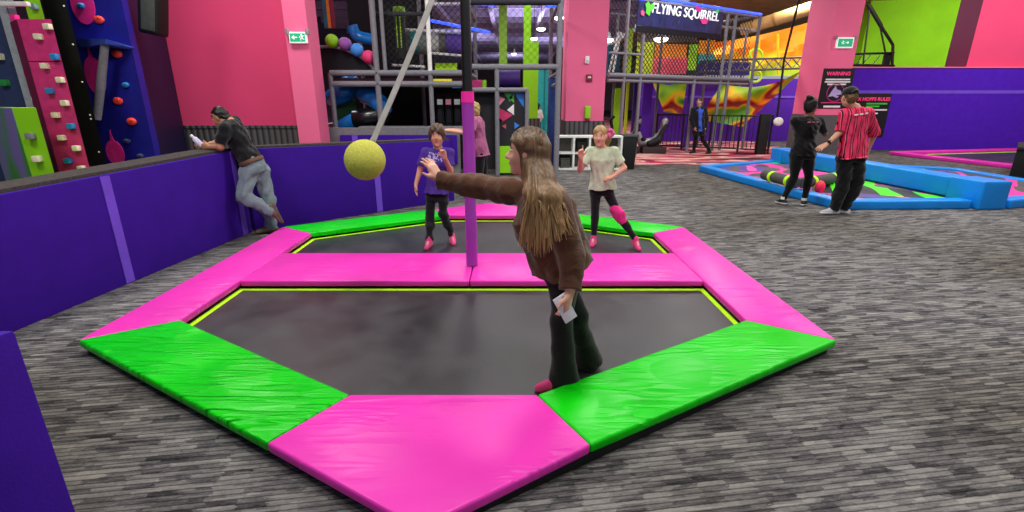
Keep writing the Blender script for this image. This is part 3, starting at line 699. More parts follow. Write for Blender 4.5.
# ---- 1. the girl in the brown sweater, near bed
J = dict(P=at(559, 258, 2.52), N=at(539, 192, 2.5), H=at(527, 152, 2.5), SL=at(553, 204, 2.37), SR=at(527, 193, 2.66), ER=at(482, 187, 2.8), WR=at(440, 180, 2.9),
         EL=at(572, 255, 2.33), WL=at(570, 290, 2.27), KL=at(561, 322, 2.47), KR=at(577, 316, 2.6), AL=A_((.295, 2.43, .11)), AR=A_((.455, 2.66, .115)), TL=(-.95, -.1, -.12), TR=(-1, .15, -.1))
BROWN = cloth('#5a3a28', .95, 30, .45, .1); BLACKP = cloth('#0f1213', .85, 60, .25)
girl_hair = hair_mat('#644a32', '#bd9460', 1.25, .9)
gl_ = person('person', 'girl with long hair in a brown sweater and black flared trousers reaching for the ball', J, .95, .005, '#e0ab92', face=(-.985, .16, -.02), headup=(-.12, 0, 1), hs=.95,
    shirt=dict(mat=BROWN, sleeve=2.0, hem=.05, loose=.03, boxy=.15, bdep=.98, fold=.006, name='sweater', wob=.005), pants=dict(mat=BLACKP, loose=.006, flare=.13, r=(.088, .06, .078), drop=.12, cutz=BEDZ + .006, wob=.003, waist=.1),
    shoes=dict(mat=PINKSOCK, name='grip_sock', drop=.07, top=.06), hair=None, handR=dict(d=(-.5, .1, .85), n=(-.8, .5, -.3), curl=.25, spread=1.0, thumb=.2), handL=dict(d=(-.12, -.1, -1), n=(-.9, .35, .1), curl=.75, thumb=.6), ground=BEDZ, seed=1)
def long_hair(p):
    C, f, hu, lt, k, T = p['C'], p['f'], p['hu'], p['hlat'], p['k'], p['T']; J = p['J']; fw, up, lat = p['fw'], p['up'], p['lat']
    lo = np.minimum(C, J['P']) - .35; hi = np.maximum(C, J['N']) + .3
    Q = SDF(lo, hi, .006)
    Q.ell(C + (hu * .026 - f * .016) * k, np.array((.087, .108, .104)) * k, lt, hu, .01)
    Q.ell(C + (-hu * .06 - f * .05) * k, np.array((.082, .07, .12)) * k, lt, hu, .04)
    # fall behind the neck and over the near shoulder
    a = C + (-hu * .09 - f * .05 + lt * .035) * k; n0 = J['N'] + A_((.0, -.085, -.0))
    for b, c, r0, r1, r2 in ((at(541, 197, 2.31), at(546, 236, 2.25), .07, .05, .016), (at(551, 197, 2.33), at(563, 232, 2.27), .07, .05, .014), (at(557, 193, 2.42), at(577, 236, 2.31), .06, .035, .01), (at(531, 192, 2.33), at(527, 214, 2.28), .05, .032, .01)):
        Q.cone(a, b, r0 * k, r1, .04); Q.cone(b, c, r1, r2, .03)
    Q.ell(C + (f * .105 - hu * .06) * k, np.array((.14, .082, .125)) * k, lt, hu, .012, True)
    Q.cut(C + f * .1 * k, f)
    Q.wobble(.0025, 45, 5)
    v, fc = Q.mesh(); mb = MB(); vs = [mb.bm.verts.new(q) for q in v]
    for q in fc:
        try: mb.bm.faces.new([vs[i] for i in q])
        except ValueError: pass
    for _ in range(3): bmesh.ops.smooth_vert(mb.bm, verts=mb.bm.verts, factor=.5, use_axis_x=True, use_axis_y=True, use_axis_z=True)
    r = random.Random(3)
    for i in range(230):
        u = r.random()
        # u = 0 front lock ... 1 back edge; strands run crown -> side of the neck -> shoulder -> tip
        fo = .066 - .165 * min(1, max(0, u + r.uniform(-.12, .12))); st = C + (hu * (.03 + .104 * math.sqrt(max(.02, 1 - ((fo + .016) / .112) ** 2))) + f * fo + lt * r.uniform(.004, .03)) * k
        sd0 = C + (hu * .06 + f * (fo * .9) + lt * (.083 - .02 * u * u)) * k
        sd_ = C + (-hu * .03 - f * (.015 + .085 * u) + lt * (.088 - .03 * u * u)) * k
        bx = at(528 + 31 * u, 193 + r.uniform(-3, 3), 2.265 + .1 * u * u + r.uniform(-.004, .012))
        L_ = r.uniform(.35, 1.12) if r.random() < .5 else r.uniform(.8, 1.12)
        ex = at(528 + 31 * u + (-8 + 24 * u) * L_ + r.uniform(-4, 4), 193 + (38 + 20 * math.sin(PI * min(1, u + .15))) * L_, 2.235 + .05 * u * u + r.uniform(-.012, .012))
        rr = crom([st, sd0, sd_, bx, bx * .5 + ex * .5 + A_((r.uniform(-.008, .008), -.012, 0)), ex], 5); n_ = len(rr); w_ = r.uniform(.003, .0058)
        mb.tube(rr, [.0008 + w_ * math.sin(PI * min(.97, (i_ + 1.0) / (n_ + .6))) for i_ in range(n_)], 5)
    mb.build('hair', girl_hair, T)
long_hair(gl_)
for sg in (1, -1):
    C, f, hu, lt, k = (gl_[x] for x in ('C', 'f', 'hu', 'hlat', 'k'))
    mb = MB(); mb.tube([C + (f * (.087 - .012 * abs(a)) + hu * (.034 - .006 * abs(a - .4)) + lt * (.031 + .018 * a) * sg) * k for a in (-1, -.4, .3, 1)], [.002 * k, .0038 * k, .0035 * k, .0015 * k], 6); mb.build('eyebrow', plain('#5a4129'), gl_['T'])
# phone in her hand
hw = J['WL'] + A_((-.02, -.03, -.085)); ph = MB(); Rm = Matrix.Rotation(math.radians(-28), 3, 'Y') @ Matrix.Rotation(math.radians(20), 3, 'Z')
ph.box(hw + A_((-.005, .0, 0)), (.072, .009, .145), Rm); ph.bevel(.004)
phone = mobj('phone', ph, plain('#e9e9ee', .3, .5), 'white phone held in the lowered hand of the girl in the brown sweater', 'phone', tuple(hw))
mb = MB(); mb.box(Vector(hw) + Rm @ Vector((.016, -.0065, .05)), (.022, .004, .026), Rm); mb.bevel(.0015); mb.build('camera_bump', plain('#33343a', .3), phone)
# ---- 2. boy in purple
Yb = 5.5
J = dict(P=at(437, 192, Yb), N=at(438, 149, Yb), H=at(437, 136, Yb - .03), SL=at(449, 153, Yb), SR=at(426, 153, Yb), EL=at(450.5, 171, Yb - .05), WL=at(445, 158, Yb - .2), ER=at(420, 170, Yb + .02), WR=at(416, 184, Yb - .05),
         KL=at(443, 214, Yb - .04), KR=at(430, 216, Yb - .04), AL=A_((-.69, 5.45, .115)), AR=A_((-.925, 5.28, .115)), TL=(.25, -1, -.1), TR=(-.2, -1, -.1))
def tee_print(col, ink, c, lat, up, w, h_, st_=.75):
    t = NT('printed_tee'); tc = t.n('ShaderNodeTexCoord'); a = lin(col)
    v = tc.outputs['Object']
    def dotv(vec):
        d = t.n('ShaderNodeVectorMath', operation='DOT_PRODUCT'); s_ = t.n('ShaderNodeVectorMath', operation='SUBTRACT'); t.l(v, s_.inputs[0]); s_.inputs[1].default_value = tuple(c); t.l(s_.outputs[0], d.inputs[0]); d.inputs[1].default_value = tuple(vec); return d.outputs['Value']
    x, z = dotv(lat), dotv(up)
    inx = t.math('LESS_THAN', t.math('ABSOLUTE', x), w); inz = t.math('LESS_THAN', t.math('ABSOLUTE', z), h_)
    br = t.n('ShaderNodeTexNoise'); br.inputs['Scale'].default_value = 45; br.inputs['Detail'].default_value = 1; t.l(v, br.inputs['Vector'])
    st = t.math('GREATER_THAN', br.outputs['Fac'], .5)
    m = t.math('MULTIPLY', t.math('MULTIPLY', inx, inz), st)
    base = t.ramp(t.noise(t.coord(), 6, 3), [(.3, tuple(q * .7 for q in a[:3]) + (1,)), (.65, a)])
    cc = t.mix(base, lin(ink), t.math('MULTIPLY', m, st_))
    return t.fin(cc, .9, .2, t.bump(t.noise(t.coord(), 12, 3, .6, 1), .4, .03))
boyT = tee_print('#573fa0', '#cfc6ee', (0, 0, .98), (1, 0, 0), (0, 0, 1), .09, .05)
person('person', 'boy in a purple printed T-shirt standing on the far trampoline bed with one hand raised', J, .8, .0055, '#dba286', face=(.05, -1, .0), hs=.96, girth=.88,
    shirt=dict(mat=boyT, sleeve=.72, hem=.015, loose=.02, fold=.005), pants=dict(mat=cloth('#131318'), loose=.012, r=(.08, .055, .045), wob=.005), shoes=dict(mat=PINKSOCK, name='grip_sock', drop=.1, top=.055),
    hair=dict(mat=hair_mat('#4e3a2a', '#80624a', axis_scale=(40, 40, 12)), o=.022, fringe=.084, wob=.006), handL=dict(d=(-.3, -.1, 1), n=(-.2, -1, .1), curl=.9, point=True), handR=dict(d=(-.05, -.15, -1), n=(1, 0, 0), curl=.3), ground=BEDZ, seed=2)
bw = J['WR'] * .85 + J['ER'] * .15
# ---- 3. girl in light green
Yg = 5.4
J2 = dict(P=at(602, 188, Yg), N=at(602, 148, Yg), H=at(600, 136, Yg - .03), SL=at(614, 152, Yg), SR=at(590, 152, Yg), EL=at(624, 168, Yg - .02), WL=at(612, 177, Yg - .17), ER=at(580, 170, Yg - .05), WR=at(581, 158, Yg - .2),
          KL=at(618, 214, Yg - .08), KR=at(595, 216, Yg), AL=A_((1.36, 5.2, .14)), AR=A_((.93, 5.38, .115)), TL=(.25, -1, -.25), TR=(-.3, -1, -.1))
gtee = tee_print('#cfdcba', '#f2ead8', (0, 0, .85), (1, 0, 0), (0, 0, 1), .12, .06, .35)
gg = person('person', 'girl in a pale green T-shirt with one pink knee pad raising a finger', J2, .8, .0055, '#e3a98e', face=(-.35, -1, -.05), hs=.9, girth=.98,
    shirt=dict(mat=gtee, sleeve=.7, hem=.01, loose=.022, fold=.006), pants=dict(mat=cloth('#17171c'), loose=.002, r=(.078, .052, .04), wob=.002, name='leggings'), shoes=dict(mat=PINKSOCK, name='grip_sock', drop=.1, top=.055),
    hair=dict(mat=hair_mat('#a3804a', '#d2b173', axis_scale=(40, 40, 12)), o=.006, fringe=.085, tail=[((.06, .085, .02), (.11, .13, -.02), .035, .05), ((.11, .13, -.02), (.12, .15, -.14), .05, .02)]), handR=dict(d=(-.1, -.1, 1), n=(.3, -1, .1), curl=.9, point=True), handL=dict(d=(-.8, -.4, -.1), n=(0, .2, -1), curl=1.2), ground=BEDZ, seed=3)
Kp = (J2['KL'] * .97 + J2['AL'] * .03); kd = nrm(J2['AL'] - J2['KL']); hd_ = nrm(J2['KL'] - J2['P'])
q = SDF(Kp - .25, Kp + .25, .006); q.cone(Kp - hd_ * .07, Kp, .062, .064, .02); q.cone(Kp, Kp + kd * .085, .064, .054, .02); q.ell(Kp + A_((.02, -.045, 0)), (.045, .03, .06), None, None, .02); q.wobble(.003, 40, 1)
sdf_obj('knee_pad', q, cloth('#f0358c', wr=.2), gg['T'])
sc = gg['C'] + A_((.125, .03, .03)) * .9; q = SDF(sc - .12, sc + .12, .005)
for i in range(9): q.ell(sc + A_((.032 * math.cos(i * .7), .015 * math.sin(i * 1.9), .032 * math.sin(i * .7))), (.02, .02, .02), None, None, .006)
sdf_obj('hair_scrunchie', q, cloth('#f26aa8', wr=.2), gg['T'])
# ---- 4. woman in mauve behind the pole
Yw = 8.35
J = dict(P=at(480.5, 152, Yw), N=at(476.5, 118, Yw), H=at(472.5, 109, Yw), SL=at(473.5, 121, Yw - .17), SR=at(478.5, 120, Yw + .16), EL=at(471.5, 134, Yw - .3), WL=at(450.5, 131, Yw - .25), ER=at(466.5, 131, Yw + .1), WR=at(448.5, 130, Yw - .0),
         KL=at(479.5, 176, Yw - .1), KR=at(483.5, 175, Yw + .1), AL=A_((-.66, 8.3, .1)), AR=A_((-.54, 8.5, .1)), TL=(-.95, -.3, -.05), TR=(-1, -.1, -.05))
person('person', 'blond woman in a mauve T-shirt leaning on the low wall behind the purple pole', J, .94, .006, '#dca78e', face=(-1, -.1, -.1), hs=.95, girth=1.1,
    shirt=dict(mat=cloth('#a95a84'), sleeve=.8, hem=.07, loose=.02), pants=dict(mat=cloth('#101014'), loose=.008, r=(.088, .06, .045)), shoes=dict(mat=PINKSOCK, name='grip_sock', drop=.085, top=.03),
    hair=dict(mat=hair_mat('#a68a56', '#dcc48c', axis_scale=(40, 40, 12)), type='bob', o=.012, fringe=.05), handL=dict(curl=.3, n=(0, 0, -1)), handR=dict(curl=.3, n=(0, 0, -1)), seed=4)
# ---- 5. man leaning over the low wall on the left
Ym = 5.95
J = dict(P=at(254, 166, Ym), N=at(229, 121, Ym - .02), H=at(220, 117, Ym - .04), SL=at(225, 129, Ym - .2), SR=at(235, 122, Ym + .18), EL=at(220, 147, Ym - .25), WL=at(209.5, 147, Ym - .2), ER=at(217, 143, Ym + .1), WR=at(207, 145, Ym + .02),
         KL=at(243, 197, Ym - .22), KR=at(268, 198, Ym + .0), AL=at(270, 211, Ym - .16), AR=A_((-3.04, 6.0, .1)), TL=(.3, .12, -.95), TR=(-.85, -.5, -.05), HL=at(249, 173, Ym - .1), HR=at(261, 173, Ym + .06))
JEAN = cloth('#7c8a92', .9, 60, .4, .12); DTEE = cloth('#141518', .9, 50, .4, .1)
lm = person('person', 'man in a black T-shirt and faded jeans bending over the purple low wall', J, 1.0, .006, '#c58d70', face=(-.85, .05, -.5), headup=(-.5, 0, .85), hs=.93, girth=1.02,
    shirt=dict(mat=DTEE, sleeve=.85, hem=-.05, loose=.018, fold=.005), pants=dict(mat=JEAN, loose=.016, r=(.092, .066, .055), wob=.006, name='jeans', waist=.09, drop=.12), shoes=dict(mat=plain('#7a6a58', .8), sole=plain('#5b4a3c', .7), drop=.08, top=.09),
    hair=dict(mat=hair_mat('#15110f', '#2b2320'), o=.001, fringe=.075), handL=dict(curl=1.0, n=(.1, .9, .2)), handR=dict(curl=1.0, n=(.1, -.9, .2)), seed=5)
bl = SDF(J['P'] - .35, J['P'] + .35, .006); o_ = .03; bl.loft(J['P'], lm['up'], lm['lat'], lm['fw'], [(.04, .158 + o_, .112 + o_, 0), (.085, .155 + o_, .11 + o_, 0)], .005)
sdf_obj('belt', bl, plain('#6b4a35', .6), lm['T'])
bp = (J['WL'] + J['WR']) / 2 + A_((-.1, -.02, .05))
mb = MB(); dv = nrm((-.6, -.1, .75)); mb.tube([bp - dv * .075, bp - dv * .07, bp + dv * .04, bp + dv * .06, bp + dv * .075], [.02, .032, .032, .018, .016], 16)
bo = mobj('bottle', mb, plain('#d9d2ee', .3, .5), 'small pale bottle in the hands of the man leaning over the wall', 'bottle', tuple(bp))
mb = MB(); mb.tube([bp + dv * .072, bp + dv * .098], .018, 14); mb.build('cap', plain('#f4f4f6', .4), bo)
# ---- 6. woman in black by the blue pit
Yk = 7.65
J = dict(P=at(803, 152, Yk), N=at(809, 116, Yk), H=at(811, 106, Yk - .0), SL=at(794.5, 121, Yk + .0), SR=at(820, 121, Yk + .02), EL=at(801, 136, Yk + .2), WL=at(818, 131, Yk + .3), ER=at(825, 134, Yk + .12), WR=at(822, 129, Yk + .32),
         KL=at(794, 177, Yk + .03), KR=at(809, 178, Yk + .03), AL=A_((4.33, 7.72, .1)), AR=A_((4.6, 7.62, .1)), TL=(-.1, 1, -.05), TR=(.6, .75, -.05))
wk = person('person', 'woman in black top and leggings with tied-up dark hair by the blue pit', J, .95, .006, '#8a5a44', face=(.7, .7, -.05), hs=1.05, girth=1.2,
    shirt=dict(mat=cloth('#0e0e12', wr=.25), sleeve=.8, hem=.05, loose=.014), pants=dict(mat=cloth('#0b0b0e', wr=.2), loose=.004, r=(.095, .058, .042), wob=.002, name='leggings'), shoes=dict(mat=plain('#18181c', .7), sole=M['white'], drop=.085, top=.01),
    hair=dict(mat=hair_mat('#0f0b0a', '#2a1e1a'), o=.008, bun=(-.06, -.05, .105)), handL=dict(curl=.8), handR=dict(curl=.8), seed=6)
for q_ in 'LR':
    a = J['A' + q_]; mb = MB(); mb.tube([a + A_((0, 0, -.005)), a + A_((0, 0, .035))], .043, 16); tag(mb.build('ankle_sock', M['white'], wk['T']), 'white ankle sock')
# lettering band across her shoulders
def band_on_back(p, u, w, hh, mat, name, off):
    L_ = p['J']['N'] - p['up'] * u; n = 9; rows = []
    for i in range(n + 1):
        x = (i / n - .5) * w; dd = off - 1.6 * x * x
        c = L_ + p['lat'] * x - p['fw'] * dd
        rows.append((c - p['up'] * hh / 2, c + p['up'] * hh / 2))
    for i in range(n):
        if i % 3 == 2: continue
        a, b = rows[i], rows[i + 1]; o = -p['fw'] * .004
        mb = MB(); mb.prism([a[0], b[0], b[1], a[1]], [a[0] + o, b[0] + o, b[1] + o, a[1] + o]); mb.build(name, mat, p['T'], False)
band_on_back(wk, .085, .2, .018, plain('#c97a84', .7), 'shirt_lettering', .118)
# ---- 7. man in the striped shirt
Ys = 7.0
J = dict(P=at(852, 154, Ys), N=at(855, 107, Ys), H=at(849, 97, Ys), SL=at(845, 114, Ys + .02), SR=at(868, 113, Ys), EL=at(840, 132, Ys + .02), WL=at(827, 144, Ys - .05), ER=at(874, 135, Ys + .12), WR=at(868, 150, Ys + .22),
         KL=at(843, 183, Ys + .03), KR=at(857, 183, Ys + .03), AL=A_((4.72, 7.05, .1)), AR=A_((4.9, 7.1, .1)), TL=(-.85, -.35, -.05), TR=(-.2, -.9, -.05))
J['TL'] = A_((-.9, .1, -.05)); J['TR'] = A_((-.6, .5, -.05))
def stripe_shirt(lat):
    t = NT('striped_cloth'); tc = t.n('ShaderNodeTexCoord'); d = t.n('ShaderNodeVectorMath', operation='DOT_PRODUCT'); t.l(tc.outputs['Object'], d.inputs[0]); d.inputs[1].default_value = tuple(lat)
    fr = t.math('FRACT', t.math('MULTIPLY', d.outputs['Value'], 13.0))
    c = t.ramp(fr, [(0, lin('#e23a66')), (.42, lin('#141014')), (.56, lin('#f06a86')), (.64, lin('#d8244f')), (.8, lin('#1a1216')), (.88, lin('#e63a62'))], 'CONSTANT')
    return t.fin(c, .85, .2, t.bump(t.noise(t.coord(), 10, 3, .6, 1), .35, .03))
lat7 = nrm(J['SL'] - J['SR'])
ms = person('person', 'man in a black cap and red striped shirt beside the blue pit', J, 1.0, .006, '#d7a184', face=(-.02, 1, -.1), hs=1.0, girth=1.0,
    shirt=dict(mat=stripe_shirt(lat7), sleeve=.95, hem=.04, loose=.03, boxy=.14, fold=.006, name='striped_shirt'), pants=dict(mat=cloth('#0f0f13'), loose=.016, r=(.098, .075, .065), wob=.006, drop=.09), shoes=dict(mat=plain('#b9b9c0', .7), sole=plain('#f0f0f2', .5), drop=.085, top=.04),
    hair=dict(mat=hair_mat('#6b4a2e', '#8a6743'), o=.004), handL=dict(d=(-.8, -.2, -.4), n=(-.1, .3, -1), curl=.25, spread=1.0), handR=dict(curl=.5), seed=7)
C, f, hu, lt, k = (ms[x] for x in ('C', 'f', 'hu', 'hlat', 'k'))
q = SDF(C - .3, C + .3, .005); q.ell(C + (hu * .045 - f * .015) * k, np.array((.092, .112, .095)) * k, lt, hu, .01); q.cut(C + hu * .03 * k, -hu)
cap = sdf_obj('cap', q, cloth('#121215', wr=.1), ms['T'])
q = SDF(C - .3, C + .3, .005); q.ell(C + (hu * .038 + f * .12) * k, np.array((.078, .09, .009)) * k, lt, hu, .01); sdf_obj('brim', q, cloth('#121215', wr=.1), cap)
mb = MB(); mb.tube([C + (-f * .128 + lt * x * .05 + hu * (.05 + .03 * math.cos(x * 1.5)) + f * .02 * x * x) * k for x in (-1, -.5, 0, .5, 1)], .006, 6); mb.build('strap', plain('#5a5030', .6), cap)
wv = J['WL']; dv = nrm(J['WL'] - J['EL'])
mb = MB(); mb.tube([wv - dv * .035, wv - dv * .01], .034, 16); mb.box(wv - dv * .022 + A_((-.01, -.03, .02)), (.03, .02, .034)); tag(mb.build('wristwatch', plain('#101014', .4), ms['T']), 'black wristwatch')
band_on_back(ms, .09, .2, .02, plain('#f2eef0', .7), 'shirt_lettering', .142)
# ---- 8. man in a black jacket in the distance
Yd = 15.6
J = dict(P=at(699, 128, Yd), N=at(699, 107, Yd), H=at(699.5, 101.5, Yd), SL=at(704.5, 110, Yd), SR=at(693.5, 110, Yd), EL=at(706.5, 119, Yd), WL=at(705.5, 127, Yd - .05), ER=at(691.5, 119, Yd), WR=at(694, 127, Yd - .08),
         KL=at(703, 140, Yd), KR=at(695.5, 140.5, Yd), AL=A_((6.18, 15.6, .09)), AR=A_((5.72, 15.7, .09)), TL=(-.8, -.5, -.05), TR=(-.85, -.4, -.05))
dm = person('person', 'man in an open black jacket and blue shirt walking before the far fence', J, 1.0, .008, '#c99a80', face=(-.6, -.8, 0), hs=1.0, girth=1.05,
    shirt=dict(mat=cloth('#3a5fd0'), sleeve=.5, hem=.1, loose=.01), pants=dict(mat=cloth('#0f0f14'), loose=.012), shoes=dict(mat=plain('#0c0c0e'), drop=.08, top=.02),
    hair=dict(mat=hair_mat('#4a3a32', '#6a564a'), o=.003), handL=dict(curl=.7), handR=dict(curl=.7), seed=8)
q = SDF(J['P'] - 1.0, J['N'] + .6, .009); o_ = .035
q.loft(J['P'], dm['up'], dm['lat'], dm['fw'], [(-.24, .18 + o_, .13 + o_, 0), (.0, .165 + o_, .12 + o_, 0), (.25, .14 + o_, .1 + o_, 0), (.42, .15 + o_, .11 + o_, 0), (.58, .1 + o_, .08 + o_, 0), (.64, .07 + o_, .07 + o_, 0)], .03, fold=.006)
for q_ in 'LR': q.cone(J['S' + q_], J['E' + q_], .085, .068, .04); q.cone(J['E' + q_], J['W' + q_], .066, .052, .03)
m_ = J['P'] + dm['fw'] * .19; q.loft(m_, dm['up'], dm['lat'], dm['fw'], [(-.4, .065, .13, 0), (.3, .06, .13, 0), (.7, .075, .13, 0)], .01, True)
sdf_obj('jacket', q, cloth('#141419'), dm['T'])
# ---- 9. small figure in white far back
Yf = 18.0
J = dict(P=at(537, 121.5, Yf), N=at(538, 110, Yf), H=at(538, 106.3, Yf), SL=at(535.4, 111.5, Yf), SR=at(540.6, 111.5, Yf), EL=at(534.5, 117, Yf + .03), WL=at(537, 120, Yf + .1), ER=at(542, 117, Yf), WR=at(540.5, 121, Yf + .1),
         KL=at(535.5, 131, Yf), KR=at(539, 131, Yf), AL=A_((.72, 18, .09)), AR=A_((.92, 18, .09)), TL=(.7, .7, -.05), TR=(.8, .6, -.05))
person('person', 'dark-haired person in a white top by the lime column far back', J, .85, .008, '#c99a80', face=(.8, .5, 0), hs=.95, girth=.95,
    shirt=dict(mat=cloth('#e8e6e4'), sleeve=1.6, hem=.05, loose=.02), pants=dict(mat=cloth('#111116'), loose=.01), shoes=dict(mat=plain('#0c0c0e'), drop=.08, top=.02), hair=dict(mat=hair_mat('#0c0a0a', '#221a18'), type='bob', o=.01, fringe=.05), handL=dict(curl=.6), handR=dict(curl=.6), seed=9)
# ================================================================= CLIMBING WALLS ON THE LEFT
def XA(px, py, Y): return float(at(px, py, Y)[0])
def hold(px, py, Y, mat, parent, sz=.075, box=True):
    p = at(px, py, Y); mb = MB()
    if box:
        mb.box(p + A_((0, -.03, 0)), (sz, .07, sz * .9)); mb.bevel(.012)
    else:
        mb.ball(p + A_((0, -.02, 0)), (sz * .55, .045, sz * .42), 12, 8); mb.ball(p + A_((sz * .2, -.045, sz * .12)), (sz * .25, .03, sz * .2), 10, 6)
    mb.build('climbing_hold', mat, parent)
    mb = None
def panel(name, px0, px1, py, Y, z0, z1, mat, parent, th=.12):
    x0, x1 = XA(px0, py, Y), XA(px1, py, Y); kk = (Y + th) / Y; mb = MB(); mb.plan([(x0, Y), (x1, Y), (x1 * kk, Y + th), (x0 * kk, Y + th)], z0, z1); return mb.build(name, mat, parent, False)
cwp = thing('climbing_wall', 'narrow hot pink climbing board studded with cream and blue block holds', 'climbing wall', (XA(55, 100, 6.5), 6.6, 0))
xa, xb, xc = XA(39.5, 100, 6.5), XA(72, 100, 6.5), XA(32.5, 100, 6.75)
for z0, z1 in ((0, 2.05), (2.06, 2.53)):
    mb = MB(); mb.plan([(xa, 6.5), (xb, 6.5), (xb * 1.05, 6.8), (xc, 6.8), (xc, 6.75)], z0, z1); mb.build('board_panel', M['board'], cwp, False)
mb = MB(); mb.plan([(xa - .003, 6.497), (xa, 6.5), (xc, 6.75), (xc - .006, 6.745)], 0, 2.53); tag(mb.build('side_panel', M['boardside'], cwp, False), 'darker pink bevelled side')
for x, y, m in ((50, 27, 'cream'), (40.5, 37, 'cream'), (57, 57, 'holdblue'), (47, 66, 'cream'), (62.5, 80, 'cream'), (52, 91, 'holdblue'), (67, 103, 'cream'), (58, 115, 'cream'), (73, 126, 'holdblue'), (64, 137.5, 'cream'), (78.5, 148, 'cream'), (70, 160.5, 'holdblue'), (83.5, 168, 'cream')):
    hold(x, y, 6.5, M[m], cwp)
cwg = thing('climbing_wall', 'tall light grey climbing panel with pink and cream block holds, left of the pink board', 'climbing wall', (XA(33, 100, 6.8), 6.9, 0))
panel('board_panel', 24.5, 33, 100, 6.8, 0, 5, M['greypanel'], cwg); panel('board_panel', 33.4, 41, 100, 6.82, 0, 5, M['greypanel'], cwg)
for x, y, m in ((17, 18, 'holdpink'), (24, 46, 'cream'), (31, 74, 'holdpink'), (38, 99, 'cream'), (45, 125, 'holdpink'), (51, 150, 'cream'), (58, 172, 'holdpink')): hold(x, y, 6.8, M[m], cwg)
mb = MB(); mb.box(at(15, 4, 6.72), (.34, .06, .05)); mb.bevel(.01); mb.build('top_bar', M['white'], cwg)
cws = thing('climbing_wall', 'dark slate blue climbing panel at the far left edge', 'climbing wall', (XA(5, 100, 7.0), 7.1, 0))
panel('board_panel', -40, 24, 100, 6.95, 0, 5, M['slate'], cws)
for x, y, m in ((1.5, 57, 'cream'), (7, 83, 'holdgreen')): hold(x, y, 6.95, M[m], cws, .09)
cwl = thing('climbing_wall', 'strip of lime climbing panel above the pink board', 'climbing wall', (XA(52, 100, 6.95), 7.0, 0))
panel('board_panel', 51, 66, 100, 6.98, 0, 5, M['limebox'], cwl); hold(36, 7, 6.98, plain('#6f8f8f'), cwl)
cwx = thing('climbing_box', 'waist-high lime green climbing box with two block holds', 'climbing box', (XA(32, 140, 5.6), 5.8, 0))
xl0, xl1, xl2 = XA(-6, 140, 6.1), XA(21.5, 140, 5.6), XA(45, 140, 5.6)
ztl = float(at(30, 108, 5.6)[2])
mb = MB(); mb.plan([(xl1, 5.6), (xl2, 5.6), (xl2 * 1.11, 6.2), (xl0, 6.2), (xl0, 6.1)], 0, ztl); mb.build('box_shell', M['limebox'], cwx, False)
t = NT('fading_green'); c = t.ramp(t.noise(t.coord('Object', scale=(2, 2, 1)), 1.3, 1), [(.4, lin('#4d9a4a')), (.6, lin('#8c7ac0'))]); fadeg = t.fin(c, .5)
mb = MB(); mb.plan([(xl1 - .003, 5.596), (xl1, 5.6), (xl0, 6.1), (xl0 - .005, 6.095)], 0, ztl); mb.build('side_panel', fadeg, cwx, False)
for x, y, m in ((33, 136, 'grey'), (39.5, 158.5, 'cream')): hold(x, y, 5.6, M[m], cwx)
cwb = thing('climbing_wall', 'black climbing panel with rows of bolt holes beside the pink board', 'climbing wall', (XA(76, 90, 7.4), 7.5, 0))
panel('board_panel', 64.5, 88, 90, 7.4, 0, 5, plain('#141016', .7), cwb)
for x, y in ((64, 6), (73, 44.5), (82, 82), (91, 119), (99, 152), (90, 115)):
    mb = MB(); mb.ball(at(x, y, 7.4), (.014, .012, .014), 10, 6); mb.build('bolt', M['white'], cwb)
# blue wall
cwu = thing('climbing_wall', 'deep blue climbing wall with red holds, pink drops and a light blue ledge', 'climbing wall', (-6.4, 8.6, 0))
xf0, xf1 = XA(84, 90, 8.0), XA(141, 90, 8.0); xk = XA(176.5, 90, 10.25)
mb = MB(); mb.plan([(xf0, 8.0), (xf1, 8.0), (xf1 - .05, 8.2), (xf0, 8.2)], 0, 5.2); mb.build('face_panel', M['climbblue'], cwu, False)
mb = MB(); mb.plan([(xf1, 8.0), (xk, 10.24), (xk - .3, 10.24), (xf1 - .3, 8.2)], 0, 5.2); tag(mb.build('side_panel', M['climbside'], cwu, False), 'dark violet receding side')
a0, a1, b0, b1 = at(76, 38, 7.95), at(130, 47, 7.95), at(80, 47, 7.95), at(128, 49, 7.95); m0, m1 = at(106, 39, 7.6), at(105, 44, 7.6)
mb = MB()
mb.prism([tuple(b0), tuple(m1), tuple(b1), (b1[0], 8.05, b1[2]), (b0[0], 8.05, b0[2])], [tuple(a0), tuple(m0), tuple(a1), (a1[0], 8.05, a1[2]), (a0[0], 8.05, a0[2])]); mb.build('ledge', M['climblight'], cwu, False)
mb = MB(); mb.tube([at(105, 44, 7.72), at(101, 82, 7.72), at(97, 119, 7.72)], [.05, .06, .055], 12); mb.build('support_tube', M['pipe'], cwu)
for x, y, m in ((100, 20, 'holdred'), (118, 54, 'holdred'), (126.5, 85, 'holdblue'), (119, 101, 'holdred'), (132.5, 121.5, 'holdred'), (82, 6, 'holdblue'), (128, 141, 'slate'), (141, 156, 'slate')): hold(x, y, 8.0, M[m], cwu, .14 if m == 'holdred' else .1, False)
for x, y, rx, rz, tip in ((82.5, 5, .17, .26, 0), (95, 76, .15, .28, 1), (115, 153, .14, .2, 1)):
    p = at(x, y, 7.99); mb = MB(); pts = [(p[0] + rx * math.cos(i * PI / 16), p[2] + rz * math.sin(i * PI / 16) + (.16 if tip and i == 8 else 0)) for i in range(32)]
    mb.prism([(q[0], 8.0, q[1]) for q in pts], [(q[0], 7.988, q[1]) for q in pts]); tag(mb.build('painted_drop', M['holdpink'], cwu, False), 'hot pink drop-shaped patch')
sp = at(157, 18, 8.3)
